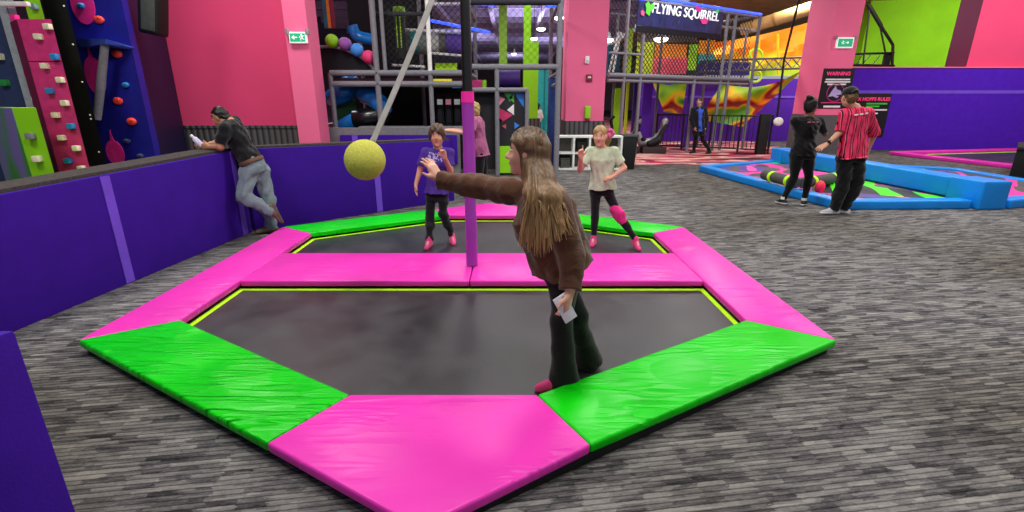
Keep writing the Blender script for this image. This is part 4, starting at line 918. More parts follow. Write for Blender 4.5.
mb = MB(); mb.box(sp + A_((0, 0, .25)), (.3, .3, 1.0), Matrix.Rotation(math.radians(12), 3, 'Y')); mb.bevel(.05, 3)
spk = mobj('loudspeaker', mb, plain('#101210', .5), 'black loudspeaker box mounted high beside the blue climbing wall', 'loudspeaker', tuple(sp))
mb = MB(); mb.box(sp + A_((.02, -.152, .25)), (.2, .02, .9), Matrix.Rotation(math.radians(12), 3, 'Y')); mb.bevel(.008); mb.build('grille', plain('#4b504c', .7), spk)
# ================================================================= SIGNS ON PILLARS
def exit_sign(px, py, Y, label, w=.32, hh=.19, flip=1):
    p = at(px, py, Y); T = thing('exit_sign', label, 'exit sign', (p[0], Y, p[2]))
    mb = MB(); mb.box(p + A_((0, -.05, 0)), (w, .07, hh)); mb.bevel(.008); mb.build('housing', M['signwhite'], T)
    mb = MB(); mb.box(p + A_((0, -.087, 0)), (w * .86, .008, hh * .74)); mb.build('green_face', M['signgreen'], T, False)
    y = -.093; mb = MB(); cx = -.06 * flip
    mb.box(p + A_((cx + .02 * flip, y, 0)), (.07, .006, .024)); pts = [(cx - .05 * flip, 0), (cx, .045), (cx, -.045)]
    mb.prism([tuple(p + A_((a, y - .003, b))) for a, b in pts], [tuple(p + A_((a, y + .003, b))) for a, b in pts]); mb.build('arrow', M['signwhite'], T, False)
    mb = MB(); cx = .075 * flip
    def seg(pts, r=.009): mb.tube([p + A_((cx + a, y, b)) for a, b in pts], r, 6)
    mb.ball(p + A_((cx, y, .045)), (.014, .006, .014), 10, 6); seg([(0, .03), (.006, -.005)], .013); seg([(0, .025), (-.03, .012), (-.04, -.008)]); seg([(0, .025), (.028, .02), (.036, .036)]); seg([(.004, -.005), (-.022, -.022), (-.018, -.052)]); seg([(.006, -.005), (.026, -.03), (.05, -.034)])
    mb.build('running_figure', M['signwhite'], T)
    mb = MB()
    for sx in (-1, 1): mb.ball(p + A_((sx * w * .56, -.05, hh * .52)), (.045, .04, .045), 12, 8)
    for sx in (-1, 1):
        m2 = MB(); m2.lathe(p + A_((sx * w * .56, -.06, hh * .5)), [(.0, -.05), (.04, -.045), (.045, 0), (.03, .05), (0, .055)], 14); m2.build('emergency_lamp', plain('#8f8a8c', .5), T)
    mb.bm.free()
exit_sign(299.5, 38, 9.9, 'green exit sign with arrow on the pink pillar at left')
exit_sign(843.5, 43, YR, 'green exit sign with arrow on the pink pillar at right', .5, .3, -1)
# centre pillar fittings
YC = 12.8
p = at(587, 60, YC); mb = MB(); mb.box(p + A_((0, -.03, 0)), (.1, .06, .17)); mb.bevel(.015); sen = mobj('wall_sensor', mb, M['white'], 'small white sensor box high on the middle pink pillar', 'sensor', tuple(p))
mb = MB(); mb.ball(p + A_((0, -.06, -.02)), (.03, .015, .03), 12, 8); mb.build('lens', plain('#cfd2d6', .2), sen)
p = at(589, 78, YC); mb = MB(); mb.box(p + A_((0, -.03, 0)), (.15, .06, .16)); mb.bevel(.012); fa = mobj('fire_alarm', mb, plain('#8f1f36', .5), 'dark red fire alarm box on the middle pink pillar', 'fire alarm', tuple(p))
mb = MB(); mb.box(p + A_((0, -.065, .015)), (.08, .02, .04)); mb.bevel(.005); mb.build('pull_bar', M['white'], fa)
p = at(587, 113, YC); mb = MB(); mb.box(p + A_((0, -.06, .02)), (.14, .12, .3)); mb.bevel(.025, 3); dz = mobj('soap_dispenser', mb, M['limebox'], 'lime green dispenser box on the middle pink pillar', 'dispenser', tuple(p))
mb = MB(); mb.box(p + A_((0, -.06, -.16)), (.1, .09, .06)); mb.bevel(.015); mb.build('nozzle', plain('#8f1f36', .5), dz)
# posters
def sheet_lines(T, x0, x1, y, rows, mat):
    for z, a, b, hh in rows:
        mb = MB(); n = max(2, int((b - a) * 9)); r = random.Random(int(z * 1000)); x = x0 + (x1 - x0) * a; xe = x0 + (x1 - x0) * b
        w0 = (xe - x) / n
        mb.bb((x, y - .004, z - hh / 2), (xe, y, z + hh / 2)); mb.build('text_line', mat, T, False)
def poster(px0, px1, py0, py1, Y, title, label, tsize):
    a, b = at(px0, (py0 + py1) / 2, Y), at(px1, (py0 + py1) / 2, Y); z1, z0 = float(at(px0, py0, Y)[2]), float(at(px0, py1, Y)[2])
    T = thing('poster', label, 'poster', ((a[0] + b[0]) / 2, Y, z0))
    mb = MB(); mb.bb((a[0], Y - .02, z0), (b[0], Y - .008, z1)); mb.build('board', plain('#120d14', .5), T, False)
    cx = (a[0] + b[0]) / 2
    text_mesh(title, tsize, (cx, Y - .023, z1 - (z1 - z0) * .13), FACE, plain('#ff3a7c', .5, emit=.3), 'title', T, bold=.004)
    return T, float(a[0]), float(b[0]), z0, z1
T_, a, b, z0, z1 = poster(820, 851, 68.5, 108.5, YR, 'WARNING', 'black warning poster with pink heading on the right pink pillar', .15)
H_ = z1 - z0
sheet_lines(T_, a, b, YR - .02, [(z1 - H_ * .27, .12, .9, .045), (z1 - H_ * .33, .1, .92, .045), (z1 - H_ * .39, .2, .8, .045), (z0 + H_ * .05, .2, .75, .06)], plain('#e9e4ea', .5))
sheet_lines(T_, a, b, YR - .02, [(z0 + H_ * .15, .1, .9, .03)], plain('#d8327c', .5))
mb = MB(); mb.tube([((a + b) / 2 + .26 * math.cos(i * PI / 12), YR - .024, z0 + H_ * .4 + .26 * math.sin(i * PI / 12)) for i in range(25)], .014, 6); mb.build('emblem_ring', plain('#c02c7a', .5), T_)
pts = [(-.2, -.12), (-.12, .04), (-.02, .2), (.03, .1), (.16, .06), (.2, -.04), (.08, -.16), (-.06, -.1)]
mb = MB(); mb.prism([((a + b) / 2 + x, YR - .021, z0 + H_ * .4 + z) for x, z in pts], [((a + b) / 2 + x, YR - .03, z0 + H_ * .4 + z) for x, z in pts]); mb.build('emblem', plain('#b9a2d8', .5), T_, False)
T_, a, b, z0, z1 = poster(853.5, 887, 93.5, 137, YW, 'X HOPPS RULES', 'black rules poster with pink heading on the purple wall behind the man in the cap', .15)
H_ = z1 - z0
sheet_lines(T_, a, b, YW - .02, [(z1 - H_ * .23, .3, .92, .05), (z1 - H_ * .29, .3, .7, .05)], plain('#3fc43a', .5))
sheet_lines(T_, a, b, YW - .02, [(z1 - H_ * .37, .4, .95, .045), (z1 - H_ * .45, .3, .7, .045), (z0 + H_ * .3, .25, .75, .05), (z0 + H_ * .2, .25, .8, .05)], plain('#e9e4ea', .5))
# ================================================================= SHELF, BIN
Ysf = 11.8; sx0, sx1 = XA(557, 155, Ysf), XA(622, 155, Ysf)
sh = thing('cube_shelf', 'white open cube shelf standing against the middle pillar', 'shelf', ((sx0 + sx1) / 2, Ysf + .18, 0))
W_ = (sx1 - sx0); hz = .8
mb = MB(); mb.bb((sx0, Ysf, 0), (sx1, Ysf + .38, .045)); mb.bevel(.003); mb.build('base_board', M['white'], sh)
mb = MB(); mb.bb((sx0, Ysf, hz - .045), (sx1, Ysf + .38, hz)); mb.bevel(.003); mb.build('top_board', M['white'], sh)
mb = MB(); mb.bb((sx0 + .04, Ysf + .01, hz / 2 - .02), (sx1 - .04, Ysf + .37, hz / 2 + .02)); mb.build('shelf_board', M['white'], sh)
for i in range(5):
    x = sx0 + (W_ - .045) * i / 4
    mb = MB(); mb.bb((x, Ysf + .001, .045), (x + .045, Ysf + .379, hz - .045)); mb.build('divider', M['white'], sh, False)
mb = MB(); mb.bb((sx0, Ysf + .37, .02), (sx1, Ysf + .39, hz - .02)); mb.build('back_board', plain('#5d5a55'), sh, False)
cw = (W_ - .045) / 4
for i, j, m, lb in ((1, 1, '#141416', 'black box in the second top cube of the white shelf'), (3, 0, '#2c6a4a', 'green box in the lower right cube of the white shelf'), (0, 0, '#4a4a44', 'grey box in the lower left cube of the white shelf')):
    cx = sx0 + .022 + cw * (i + .5); z = .045 if j == 0 else hz / 2 + .02
    mb = MB(); mb.bb((cx - .11, Ysf + .06, z), (cx + .11, Ysf + .3, z + .22)); mb.bevel(.012)
    bx = mobj('storage_box', mb, plain(m), lb, 'box', (cx, Ysf + .18, z)); mb = MB(); mb.bb((cx - .12, Ysf + .05, z + .2), (cx + .12, Ysf + .31, z + .235)); mb.bevel(.008); mb.build('lid', plain(m), bx)
bx0, bx1 = XA(623, 150, Ysf + .1), XA(637, 150, Ysf + .1)
bn = thing('waste_bin', 'black waste bin standing right of the white cube shelf', 'bin', ((bx0 + bx1) / 2, Ysf + .3, 0))
mb = MB(); mb.prism([(bx0 + .03, Ysf + .12, 0), (bx1 - .03, Ysf + .12, 0), (bx1 - .03, Ysf + .45, 0), (bx0 + .03, Ysf + .45, 0)], [(bx0, Ysf + .1, .76), (bx1, Ysf + .1, .76), (bx1, Ysf + .48, .76), (bx0, Ysf + .48, .76)]); mb.bevel(.02); mb.build('bin_body', M['black'], bn)
mb = MB(); mb.bb((bx0 - .02, Ysf + .08, .76), (bx1 + .02, Ysf + .5, .82)); mb.bevel(.02); mb.build('lid', plain('#4b4b50', .5), bn)
# ================================================================= BLUE AIR-BAG PIT WITH BEAM
pit = thing('foam_pit', 'blue padded frame pit with a camouflage air bag and a raised blue beam', 'pit', (6.0, 10, 0))
def pad_bar(p, q, w, z0, z1, name, mat, root):
    p, q = Vector(p), Vector(q); d = (q - p).normalized(); n = Vector((-d.y, d.x)) * w / 2
    mb = MB(); mb.plan([tuple(p - n), tuple(q - n), tuple(q + n), tuple(p + n)], z0, z1); mb.bevel(.03, 3); return mb.build(name, mat, root)
c0, c1, c2, c3 = (6.75, 12.75), (4.5, 11.6), (5.05, 7.45), (7.3, 7.5)
for p, q in ((c0, c1), (c1, c2), (c2, (7.05, 7.52))): pad_bar(p, q, .24, 0, .14, 'frame_pad', M['blue'], pit)
d0, d1 = (7.62, 7.52), (9.9, 8.3); d2, d3 = (10.0, 11.2), (7.2, 12.7)
for p, q in ((d0, d1), (d1, d2), (d2, d3)): pad_bar(p, q, .24, 0, .14, 'frame_pad', M['blue'], pit)
pad_bar((7.3, 7.95), (6.93, 12.4), .42, .1, .42, 'beam_pad', M['blue'], pit)
pad_bar((7.335, 7.36), (7.29, 7.94), .46, .0, .435, 'beam_end', M['blue'], pit); pad_bar((6.93, 12.41), (6.9, 12.85), .46, .0, .435, 'beam_end', M['blue'], pit)
def camo():
    t = NT('camouflage_bag'); v = t.coord('Object', rot=(0, 0, .5), scale=(.9, .5, 1))
    n = t.noise(v, 1.1, 1, .4, .5); m = t.noise(t.coord('Object', loc=(4, 2, 0), scale=(.5, .8, 1)), .8, 1)
    c = t.ramp(n, [(.0, lin('#4b4a4c')), (.42, lin('#e23fa0')), (.5, lin('#57565a')), (.58, lin('#5b4496')), (.68, lin('#ea57b0'))], 'CONSTANT')
    w = t.n('ShaderNodeTexWave'); w.inputs['Scale'].default_value = .5; w.inputs['Distortion'].default_value = 1.0; t.l(t.coord('Object', rot=(0, 0, .35)), w.inputs['Vector'])
    g_ = t.ramp(w.outputs['Fac'], [(0, lin('#3a3b3c')), (.5, lin('#52ee22'))], 'CONSTANT')
    c = t.mix(c, g_, t.ramp(m, [(.53, (0, 0, 0, 1)), (.54, (1, 1, 1, 1))], 'CONSTANT'))
    return t.fin(c, .6, .3, t.bump(t.noise(t.coord(), 3, 3), .5, .05))
CAMO = camo()
def bag(q0, q1, q2, q3, seed):
    r = random.Random(seed); ph = [(r.uniform(2, 5), r.uniform(2, 5), r.uniform(0, 6)) for _ in range(4)]
    mb = MB(); N_ = 30; G_ = []
    for i in range(N_ + 1):
        row = []
        for j in range(N_ + 1):
            u, w = i / N_, j / N_
            x = (q0[0] * (1 - u) + q1[0] * u) * (1 - w) + (q3[0] * (1 - u) + q2[0] * u) * w; y = (q0[1] * (1 - u) + q1[1] * u) * (1 - w) + (q3[1] * (1 - u) + q2[1] * u) * w
            z = .09 + .05 * sum(math.sin(a * x + b * y + c) for a, b, c in ph) * math.sin(PI * u) ** .4 * math.sin(PI * w) ** .4 * .8 + .06 * math.sin(PI * u) * math.sin(PI * w)
            row.append(mb.bm.verts.new((x, y, max(.01, z))))
        G_.append(row)
    for i in range(N_):
        for j in range(N_): mb._f([G_[i][j], G_[i + 1][j], G_[i + 1][j + 1], G_[i][j + 1]])
    return tag(mb.build('air_bag', CAMO, pit), 'pink, purple, lime and grey patterned air bag')
bag((6.72, 12.6), (4.62, 11.5), (5.14, 7.57), (7.05, 7.6), 2); bag((7.2, 12.5), (9.85, 11.1), (9.8, 8.4), (7.6, 7.65), 5)
def stick(p, q, label):
    p, q = Vector(p), Vector(q); T = thing('padded_stick', label, 'padded stick', tuple((p + q) / 2)); d = (q - p).normalized()
    mb = MB(); mb.tube([p, p + d * .03, q - d * .03, q], [.07, .095, .095, .07], 16); mb.build('stick_body', M['greyfoam'], T)
    for a in (.3, (q - p).length - .2):
        mb = MB(); mb.tube([p + d * (a - .04), p + d * (a + .04)], .1, 16); mb.build('lime_band', M['lime'], T)
    return T
def gz(px, py, z):
    d = at(px, py, 1.0) - A_((0, 0, CAMH)); t = (z - CAMH) / d[2]; return A_((0, 0, CAMH)) + d * t
stick(gz(764, 174.5, .26), gz(797, 183, .26), 'grey padded stick with lime bands lying on the air bag behind the woman in black')
T_ = stick(gz(802, 183, .26), gz(838, 177.5, .26), 'grey padded stick with lime bands lying across the air bag beside the beam')
p = gz(820, 187, .2); mb = MB(); mb.ball(p, (.08, .08, .11), 16, 10); mobj('foam_ball', mb, plain('#ff3058', .5), 'small red foam ball on the air bag left of the striped man', 'ball', tuple(p))
# black carpeted block and pink edged trampoline at right
mb = MB(); mb.plan([(10.62, 10.5), (12.6, 10.5), (13.8, 11.7), (11.85, 11.7)], 0, .64); mb.bevel(.02)
bk = mobj('carpeted_block', mb, plain('#1d1d1e', .95, var=.4, scale=40, bump=.4), 'black carpeted block at the right edge of the photo', 'block', (11.5, 11, 0))
mb = MB(); mb.plan([(10.6, 10.48), (12.62, 10.48), (13.84, 11.72), (11.83, 11.72)], .6, .665); mb.bevel(.015); mb.build('top_edge', plain('#2b2b2b', .95), bk)
pt = thing('trampoline', 'floor trampoline with pink border by the tall purple wall at right', 'trampoline', (14, 14.5, 0))
pad_bar((11.75, 15.1), (12.35, 11.9), .34, 0, .1, 'safety_pad', M['pink'], pt); pad_bar((11.65, 15.2), (17.5, 16.55), .34, 0, .1, 'safety_pad', M['pink'], pt)
mb = MB(); mb.plan([(11.95, 15.05), (12.55, 12), (17.5, 12), (17.5, 16.3)], .005, .03); mb.build('jump_bed', M['bed'], pt, False)
mb = MB(); mb.plan([(12.15, 14.92), (17.5, 16.1), (17.5, 16.2), (12.1, 15.0)], .03, .035); mb.build('border_webbing', M['lime'], pt, False)
# ================================================================= PLAY FRAME (left of the middle pillar)
pf = thing('play_structure', 'tall grey pipe play frame with blue slide, tunnel and decks behind the low wall', 'play frame', (-1.5, 12.2, 0))
def post(x, y, z0, z1, mat='pipe', r=.05, parent=None):
    mb = MB(); mb.tube([(x, y, z0), (x, y, z1)], r, 12); return mb.build('post', M[mat], parent or pf)
def beam(p, q, r=.045, mat='pipe', parent=None, name='beam'):
    mb = MB(); mb.tube([p, q], r, 12); return mb.build(name, M[mat], parent or pf)
FY = 11.0
zA, zB, zC, zD = (float(at(400, y, FY)[2]) for y in (73, 84, 67, 90))
for x, z0, z1, m, r in ((-3.83, 0, zA, 'pipe', .05), (-2.84, 0, 5.2, 'pipe', .06), (-2.66, zA, 5.2, 'pipe', .04), (-1.72, zA, 5.2, 'white', .045), (-1.72, 0, zA, 'pipe', .05), (-.93, 0, 5.2, 'pipe', .07), (.98, 0, 5.2, 'pipe', .06), (-.32, 0, zC, 'pipe', .05), (.32, 0, zD, 'pipe', .045)): post(x, FY, z0, z1, m, r)
for x in (-3.83, -2.3, -.93, .98): post(x, 13.4, 0, 5.2 if x > -3 else 3.2)
for z in (zA, zB): beam((-3.83, FY, z), (-.93, FY, z), .06)
beam((-.93, FY, zC), (.98, FY, zC), .06); beam((-.93, FY, zD), (.32, FY, zD), .05); beam((-.93, FY, 3.5), (.98, FY, 3.5), .07, 'darkgrey'); beam((-2.84, FY, 3.62), (-.93, FY, 3.62), .05, 'darkgrey'); beam((-2.84, FY + .2, 3.3), (-1.72, FY + .2, 3.3), .04, 'darkgrey')
for z in (zA, zB, 3.5): beam((-.93, FY, z), (-.93, 13.4, z)); beam((.98, FY, z), (.98, 13.4, z))
mb = MB(); mb.bb((-3.83, FY + .05, zB + .06), (-.95, 13.4, zB + .12)); mb.build('deck', plain('#3d1d2c', .8), pf, False)
mb = MB(); mb.bb((-.9, FY + .05, zD - .04), (.32, 13.4, zD + .02)); mb.build('deck', M['darkgrey'], pf, False)
mb = MB(); mb.bb((-4.1, 13.5, 0), (-.95, 13.56, zB)); mb.build('back_panel', plain('#0e0c12', .9), pf, False)
mb = MB(); mb.bb((-4.1, 13.5, zB), (-2.0, 13.56, 5.4)); mb.build('back_panel', plain('#14131a', .9), pf, False)
mb = MB(); mb.bb((-3.3, FY - .1, .95), (-1.0, FY + .1, 1.06)); mb.build('base_rail', M['grey'], pf, False)
net0 = True
ar = [at(x, y, 11.15) for x, y in ((318, 47), (334, 47), (348, 51), (360, 57), (370, 65), (379, 76))]
mb = MB(); mb.tube(crom(ar, 5), .03, 10); mb.build('arch_rim', M['grey'], pf)
mb = MB(); pts = [tuple(p) for p in crom(ar, 5)] + [tuple(at(318, 76, 11.15))]; mb.prism([(x, 11.2, z) for x, y, z in pts], [(x, 11.24, z) for x, y, z in pts]); mb.build('arch_panel', plain('#0f1018', .8), pf, False)
for x, y, c in ((332, 41, '#8cc81a'), (345, 44, '#8a4f9a'), (357, 50, '#3f87d8'), (368.5, 57, '#dd3a78')):
    mb = MB(); mb.ball(at(x, y, 11.1), .135, 18, 12); mb.build('foam_roller', plain(c, .6), pf)
for x0, x1, c in ((322, 326, '#1f6f80'), (326, 329, '#d88a2a'), (329, 333, '#7a2440')):
    mb = MB(); a, b = at(x0, 5, 11.6), at(x1, 5, 11.6); mb.bb((a[0], 11.6, at(x0, 28, 11.6)[2]), (b[0], 11.63, 5)); mb.build('hanging_strip', plain(c), pf, False)
def slide(pts, Y, r, mat, name='slide_tube'):
    mb = MB(); mb.tube(crom([at(x, y, Y + dy) for x, y, dy in pts], 6), r, 18); return mb.build(name, mat, pf)
slide([(352, 26, 0), (355, 33, 0), (360, 37, -.05), (373, 40, 0)], 11.8, .12, M['slideblue'])
slide([(334, 98, .3), (341, 94, 0), (348, 89, .15), (351, 82, .4)], 11.7, .22, M['slideblue'])
slide([(364, 94, .1), (372, 97, -.1), (379, 103, -.2), (384, 112, -.1)], 11.6, .2, M['slideblue'])
slide([(384, 111, -.1), (378, 116, -.2), (367, 118, -.25), (356, 119, -.2)], 11.6, .21, plain('#101116', .25, .5), 'slide_joint')
slide([(357, 119, -.2), (350, 123, -.2), (340, 129, -.1)], 11.6, .17, M['slideblue'])
mb = MB(); mb.bb((XA(335, 115, 11.9), 11.9, .9), (XA(357, 115, 11.9), 11.95, 1.6)); mb.build('side_panel', plain('#14603a', .6), pf, False)
# punching bag, tunnel, rails, panels
p = at(399, 10, 11.5)
mb = MB(); zb0, zb1 = float(at(399, 58, 11.5)[2]), float(at(399, 17, 11.5)[2]); mb.tube([(p[0], 11.5, zb0), (p[0], 11.5, zb1)], .11, 14); hb = mb.build('hanging_bag', plain('#15180f', .6), pf)
mb = MB(); mb.tube([(p[0], 11.5, zb1), (p[0], 11.5, zb1 + .05), (p[0], 11.5, float(at(399, 7, 11.5)[2]))], [.12, .14, .12], 14); mb.build('bag_top', plain('#7fae1c', .6), hb)
for dx in (-.05, .03): mb = MB(); mb.tube([(p[0] + dx, 11.385, zb1), (p[0] + dx, 11.385, zb0 + .2)], .012, 6); mb.build('bag_stripe', plain('#9ad01e', .6), hb)
for x0, x1, c in ((405, 412, '#6d6f74'), (412, 419, '#1f9a92'), (419, 430, '#7b8480'), (430, 440, '#c6c6c0'), (440, 447, '#6b6660'), (447, 463, '#6d4fb8')):
    mb = MB(); a, b = at(x0, 42, 12.0), at(x1, 42, 12.0); mb.tube([a, a * .9 + b * .1, a * .1 + b * .9, b], [.24, .26, .26, .24], 20); mb.build('tunnel_section', plain(c, .5), pf)
for y0, y1, x0, x1 in ((29, 33, 395, 463), (65, 67, 392, 425), (53, 56, 430, 463), (4, 4, 425, 463)): beam(at(x0, y0, 11.7), at(x1, y1, 11.7), .03, 'white')
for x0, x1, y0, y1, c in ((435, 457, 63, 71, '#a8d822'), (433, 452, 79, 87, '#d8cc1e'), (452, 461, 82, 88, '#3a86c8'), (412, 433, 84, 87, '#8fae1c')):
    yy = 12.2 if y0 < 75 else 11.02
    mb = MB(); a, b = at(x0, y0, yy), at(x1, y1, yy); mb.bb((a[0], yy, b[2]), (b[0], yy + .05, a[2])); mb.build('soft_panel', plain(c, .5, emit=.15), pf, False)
for (xa_, ya_), (xb_, yb_) in (((428, 20), (490, 32.5)), ((545, 6), (562, 6)), ((462, 3), (495, 5))): beam(at(xa_, ya_, 11.6), at(xb_, yb_, 11.6), .03, 'led', name='light_strip')
# lower right bay of the frame: black panel, mural, roll, cubes
mb = MB(); mb.bb((XA(473, 120, 11.2), 11.2, .1), (XA(495, 120, 11.2), 11.26, zD)); mb.build('side_panel', plain('#201f24', .8), pf, False)
x0, x1, z0, z1 = XA(498.5, 120, 11.1), XA(525, 120, 11.1), float(at(510, 146, 11.1)[2]), float(at(510, 92, 11.1)[2])
mb = MB(); mb.bb((x0, 11.1, z0), (x1, 11.14, z1)); mural = mb.build('mural_panel', plain('#22212a', .6), pf, False)
def tri(pts, c):
    mb = MB(); P_ = [tuple(at(x, y, 11.098)) for x, y in pts]; mb.prism(P_, [(a, b - .006, q) for a, b, q in P_]); mb.build('triangle', plain(c, .5), mural, False)
for pts, c in ((((499, 96), (505, 99), (499, 106)), '#e88aa0'), (((499, 108), (513, 115), (499, 124)), '#c63468'), (((507, 110), (514, 104), (514, 115)), '#e6e2e4'), (((504, 93), (514, 93), (510, 102)), '#2f9a48'), (((514, 93), (524, 93), (524, 108)), '#2f78d8'), (((514, 93), (509, 98), (514, 103)), '#4fae3a'), (((499, 118), (503, 121), (499, 124)), '#3a86d8'), (((514.5, 122), (519.5, 125.5), (514.5, 129)), '#3a86e8'), (((506, 124), (506, 129), (502, 126)), '#c05a5a'), (((512, 134), (515, 136), (512, 138)), '#7aa0d8')): tri(pts, c)
mb = MB(); mb.bb((x0, 11.0, .05), (x1, 11.3, z0)); mb.build('base_step', M['limebox'], pf, False)
mb = MB(); mb.tube([at(497, 79, 11.9), at(520, 79, 11.9)], .2, 20); mb.build('padded_roller', plain('#3c1c6e', .6), pf)
for x0, x1, c in ((471, 482, '#d83a86'), (482, 486, '#8fd01e')):
    mb = MB(); a, b = at(x0, 80, 11.6), at(x1, 89, 11.6); mb.bb((a[0], 11.6, zD + .02), (b[0], 11.9, a[2])); mb.bevel(.015); mb.build('foam_cube', plain(c, .6), pf)
mb = MB(); mb.bb((XA(549, 110, 12.4), 12.4, 0), (XA(558, 110, 12.4), 12.9, 2.12)); mb.bevel(.03)
mobj('padded_post', mb, plain('#1c3a7c', .6), 'navy blue padded post between the frame and the middle pillar', 'post', (XA(553, 110, 12.4), 12.6, 0))
# arcade cabinets under the deck
for i, (x0, x1) in enumerate(((436, 443.5), (444.5, 452), (453, 461))):
    a, b = XA(x0, 105, 12.0), XA(x1, 105, 12.0)
    T_ = thing('arcade_cabinet', ['black arcade cabinet under the deck, leftmost of three', 'black arcade cabinet under the deck, middle of three', 'black arcade cabinet under the deck, nearest the purple pole'][i], 'arcade machine', ((a + b) / 2, 12.3, 0), 'arcade cabinets under the deck')
    mb = MB(); mb.prism([(a, 12, 0), (b, 12, 0), (b, 12.6, 0), (a, 12.6, 0)], [(a, 12.1, 1.75), (b, 12.1, 1.75), (b, 12.6, 1.75), (a, 12.6, 1.75)]); mb.bevel(.01); mb.build('cabinet', plain('#131217', .6), T_)
    mb = MB(); mb.bb((a + .03, 12.0, 1.5), (b - .03, 12.09, 1.62)); mb.build('marquee', plain(['#c9c4c8', '#d890a0', '#c9c4c8'][i], .5, emit=.3), T_, False)
    mb = MB(); mb.bb((a + .04, 12.03, 1.1), (b - .04, 12.09, 1.4)); mb.build('screen', plain('#33323c', .3), T_, False)
# ---- lime column and what stands behind the frame
lc = thing('lime_column', 'lime green column with grey base standing behind the play frame', 'column', (XA(531, 80, 16), 16.2, 0))
mb = MB(); mb.bb((XA(523.5, 60, 16), 16, 1.05), (XA(538.5, 60, 16), 16.5, float(at(530, 42, 16)[2]))); mb.build('column_shaft', M['limebox'], lc, False)
mb = MB(); mb.bb((XA(524, 30, 16), 16.05, float(at(530, 42, 16)[2])), (XA(531, 30, 16), 16.45, 6.6)); mb.build('column_top', M['limebox'], lc, False)
mb = MB(); mb.bb((XA(523, 130, 16), 15.97, 0), (XA(540, 130, 16), 16.5, 1.05)); mb.build('column_base', M['wainscot'], lc, False)
mb = MB(); mb.bb((XA(499, 40, 24), 24, 2), (XA(507, 40, 24), 24.5, 6.9)); mobj('lime_column', mb, plain('#6f9a2a', .6), 'far slim lime column left of the nearer lime column', 'column', (XA(503, 40, 24), 24.2, 2), smooth=False)
mb = MB(); mb.bb((XA(538, 90, 19), 19, 0), (XA(551, 90, 19), 19.2, float(at(545, 68, 19)[2]))); mb.bevel(.02); tp = mobj('padded_screen', mb, M['teal'], 'teal padded panel right of the lime column', 'panel', (XA(544, 90, 19), 19.1, 0))
mb = MB(); mb.bb((XA(544, 90, 18.97), 18.97, 0), (XA(545, 90, 18.97), 19, float(at(545, 69, 19)[2]))); mb.build('seam', plain('#0d7f86'), tp, False)
for i, (x, y) in enumerate(((559, 18), (534, 38.5), (541, 29), (514, 54), (502, 62), (608, 40), (661, 39))):
    Yl = [24, 30, 26, 34, 38, 22, 19][i]; p = at(x, y, Yl); T_ = thing('ceiling_lamp', ['bright high-bay lamp beside the middle pillar', 'bright high-bay lamp right of the lime column', 'high-bay lamp above the lamp by the lime column', 'small high-bay lamp left of the lime column', 'farthest small lamp left of the lime column', 'lamp hidden right of the middle pillar', 'bright lamp behind the black net'][i], 'lamp', tuple(p))
    r_ = .21 if i not in (3, 4) else .17
    if i == 6: r_ = .24
    mb = MB(); mb.lathe(p + A_((0, 0, .02)), [(r_ * .4, .28), (r_ * .5, .12), (r_ * 1.05, 0)], 18); mb.build('lamp_shade', M['grey'], T_)
    mb = MB(); mb.ball(p, (r_, r_, r_ * .45), 18, 8); mb.build('bulb', M['lamp'], T_)
    mb = MB(); mb.tube([p + A_((0, 0, .28)), (p[0], p[1], max(p[2] + .5, 6.95))], .015, 6); mb.build('hanger', M['darkgrey'], T_)
# ================================================================= NETTED PLAY TOWER (right of the middle pillar)
tw0, tw1 = np.array((2.95, 14.2)), np.array((7.85, 17.3)); twd = (tw1 - tw0) / np.linalg.norm(tw1 - tw0); twn = np.array((-twd[1], twd[0]))
def tw(px, py=90, back=0.0):
    r = at(px, py, 1.0); r2 = np.array((r[0], 1.0)); o = tw0 + twn * back
    # r2*s = o + twd*t
    s_, t_ = np.linalg.solve(np.array([[r2[0], -twd[0]], [r2[1], -twd[1]]]), o); return r2 * s_
def twz(px, py, back=0.0): xy = tw(px, py, back); return (float(xy[0]), float(xy[1]), float(at(px, py, xy[1])[2]))
pt_ = thing('play_tower', 'netted grey pipe play tower with a banner on top, right of the middle pillar', 'play tower', (5, 15.5, 0))
zdk = twz(640, 76)[2]; ztp = twz(640, 0)[2]
for px in (621, 637, 690, 715.5, 723, 746): x, y = tw(px, 120); post(x, y, 0, ztp + .1 if px not in (690,) else zdk, 'pipe', .05, pt_)
for px in (612, 655, 700, 735): x, y = tw(px, 120, 2.0); post(x, y, 0, ztp, 'steel', .045, pt_)
def twb(px0, px1, z, r=.045, back=0, mat='pipe', nm='beam'):
    a, b = tw(px0, 80, back), tw(px1, 80, back); return beam((*a, z), (*b, z), r, mat, pt_, nm)
twb(608, 748, zdk, .06); twb(608, 748, zdk - .14, .04); twb(608, 748, ztp, .045); twb(608, 748, zdk, .05, 2.0); twb(608, 748, ztp, .045, 2.0); twb(608, 640, zdk + .55, .035)
twb(655, 752, ztp + .09, .035, -.03, 'led', 'light_strip'); twb(608, 638, ztp + .02, .035, -.03, 'led', 'light_strip')
a, b = tw(608, 80), tw(748, 80); mb = MB(); mb.plan([tuple(a), tuple(b), tuple(b + twn * 2), tuple(a + twn * 2)], zdk - .1, zdk - .02); mb.build('deck', plain('#4a4650', .8), pt_, False)
a, b = tw(748, 80), tw(748, 80) + twn * 2.0
beam((*a, ztp), (*b, ztp), .045, 'pipe', pt_); beam((*a, zdk), (*b, zdk), .05, 'pipe', pt_)
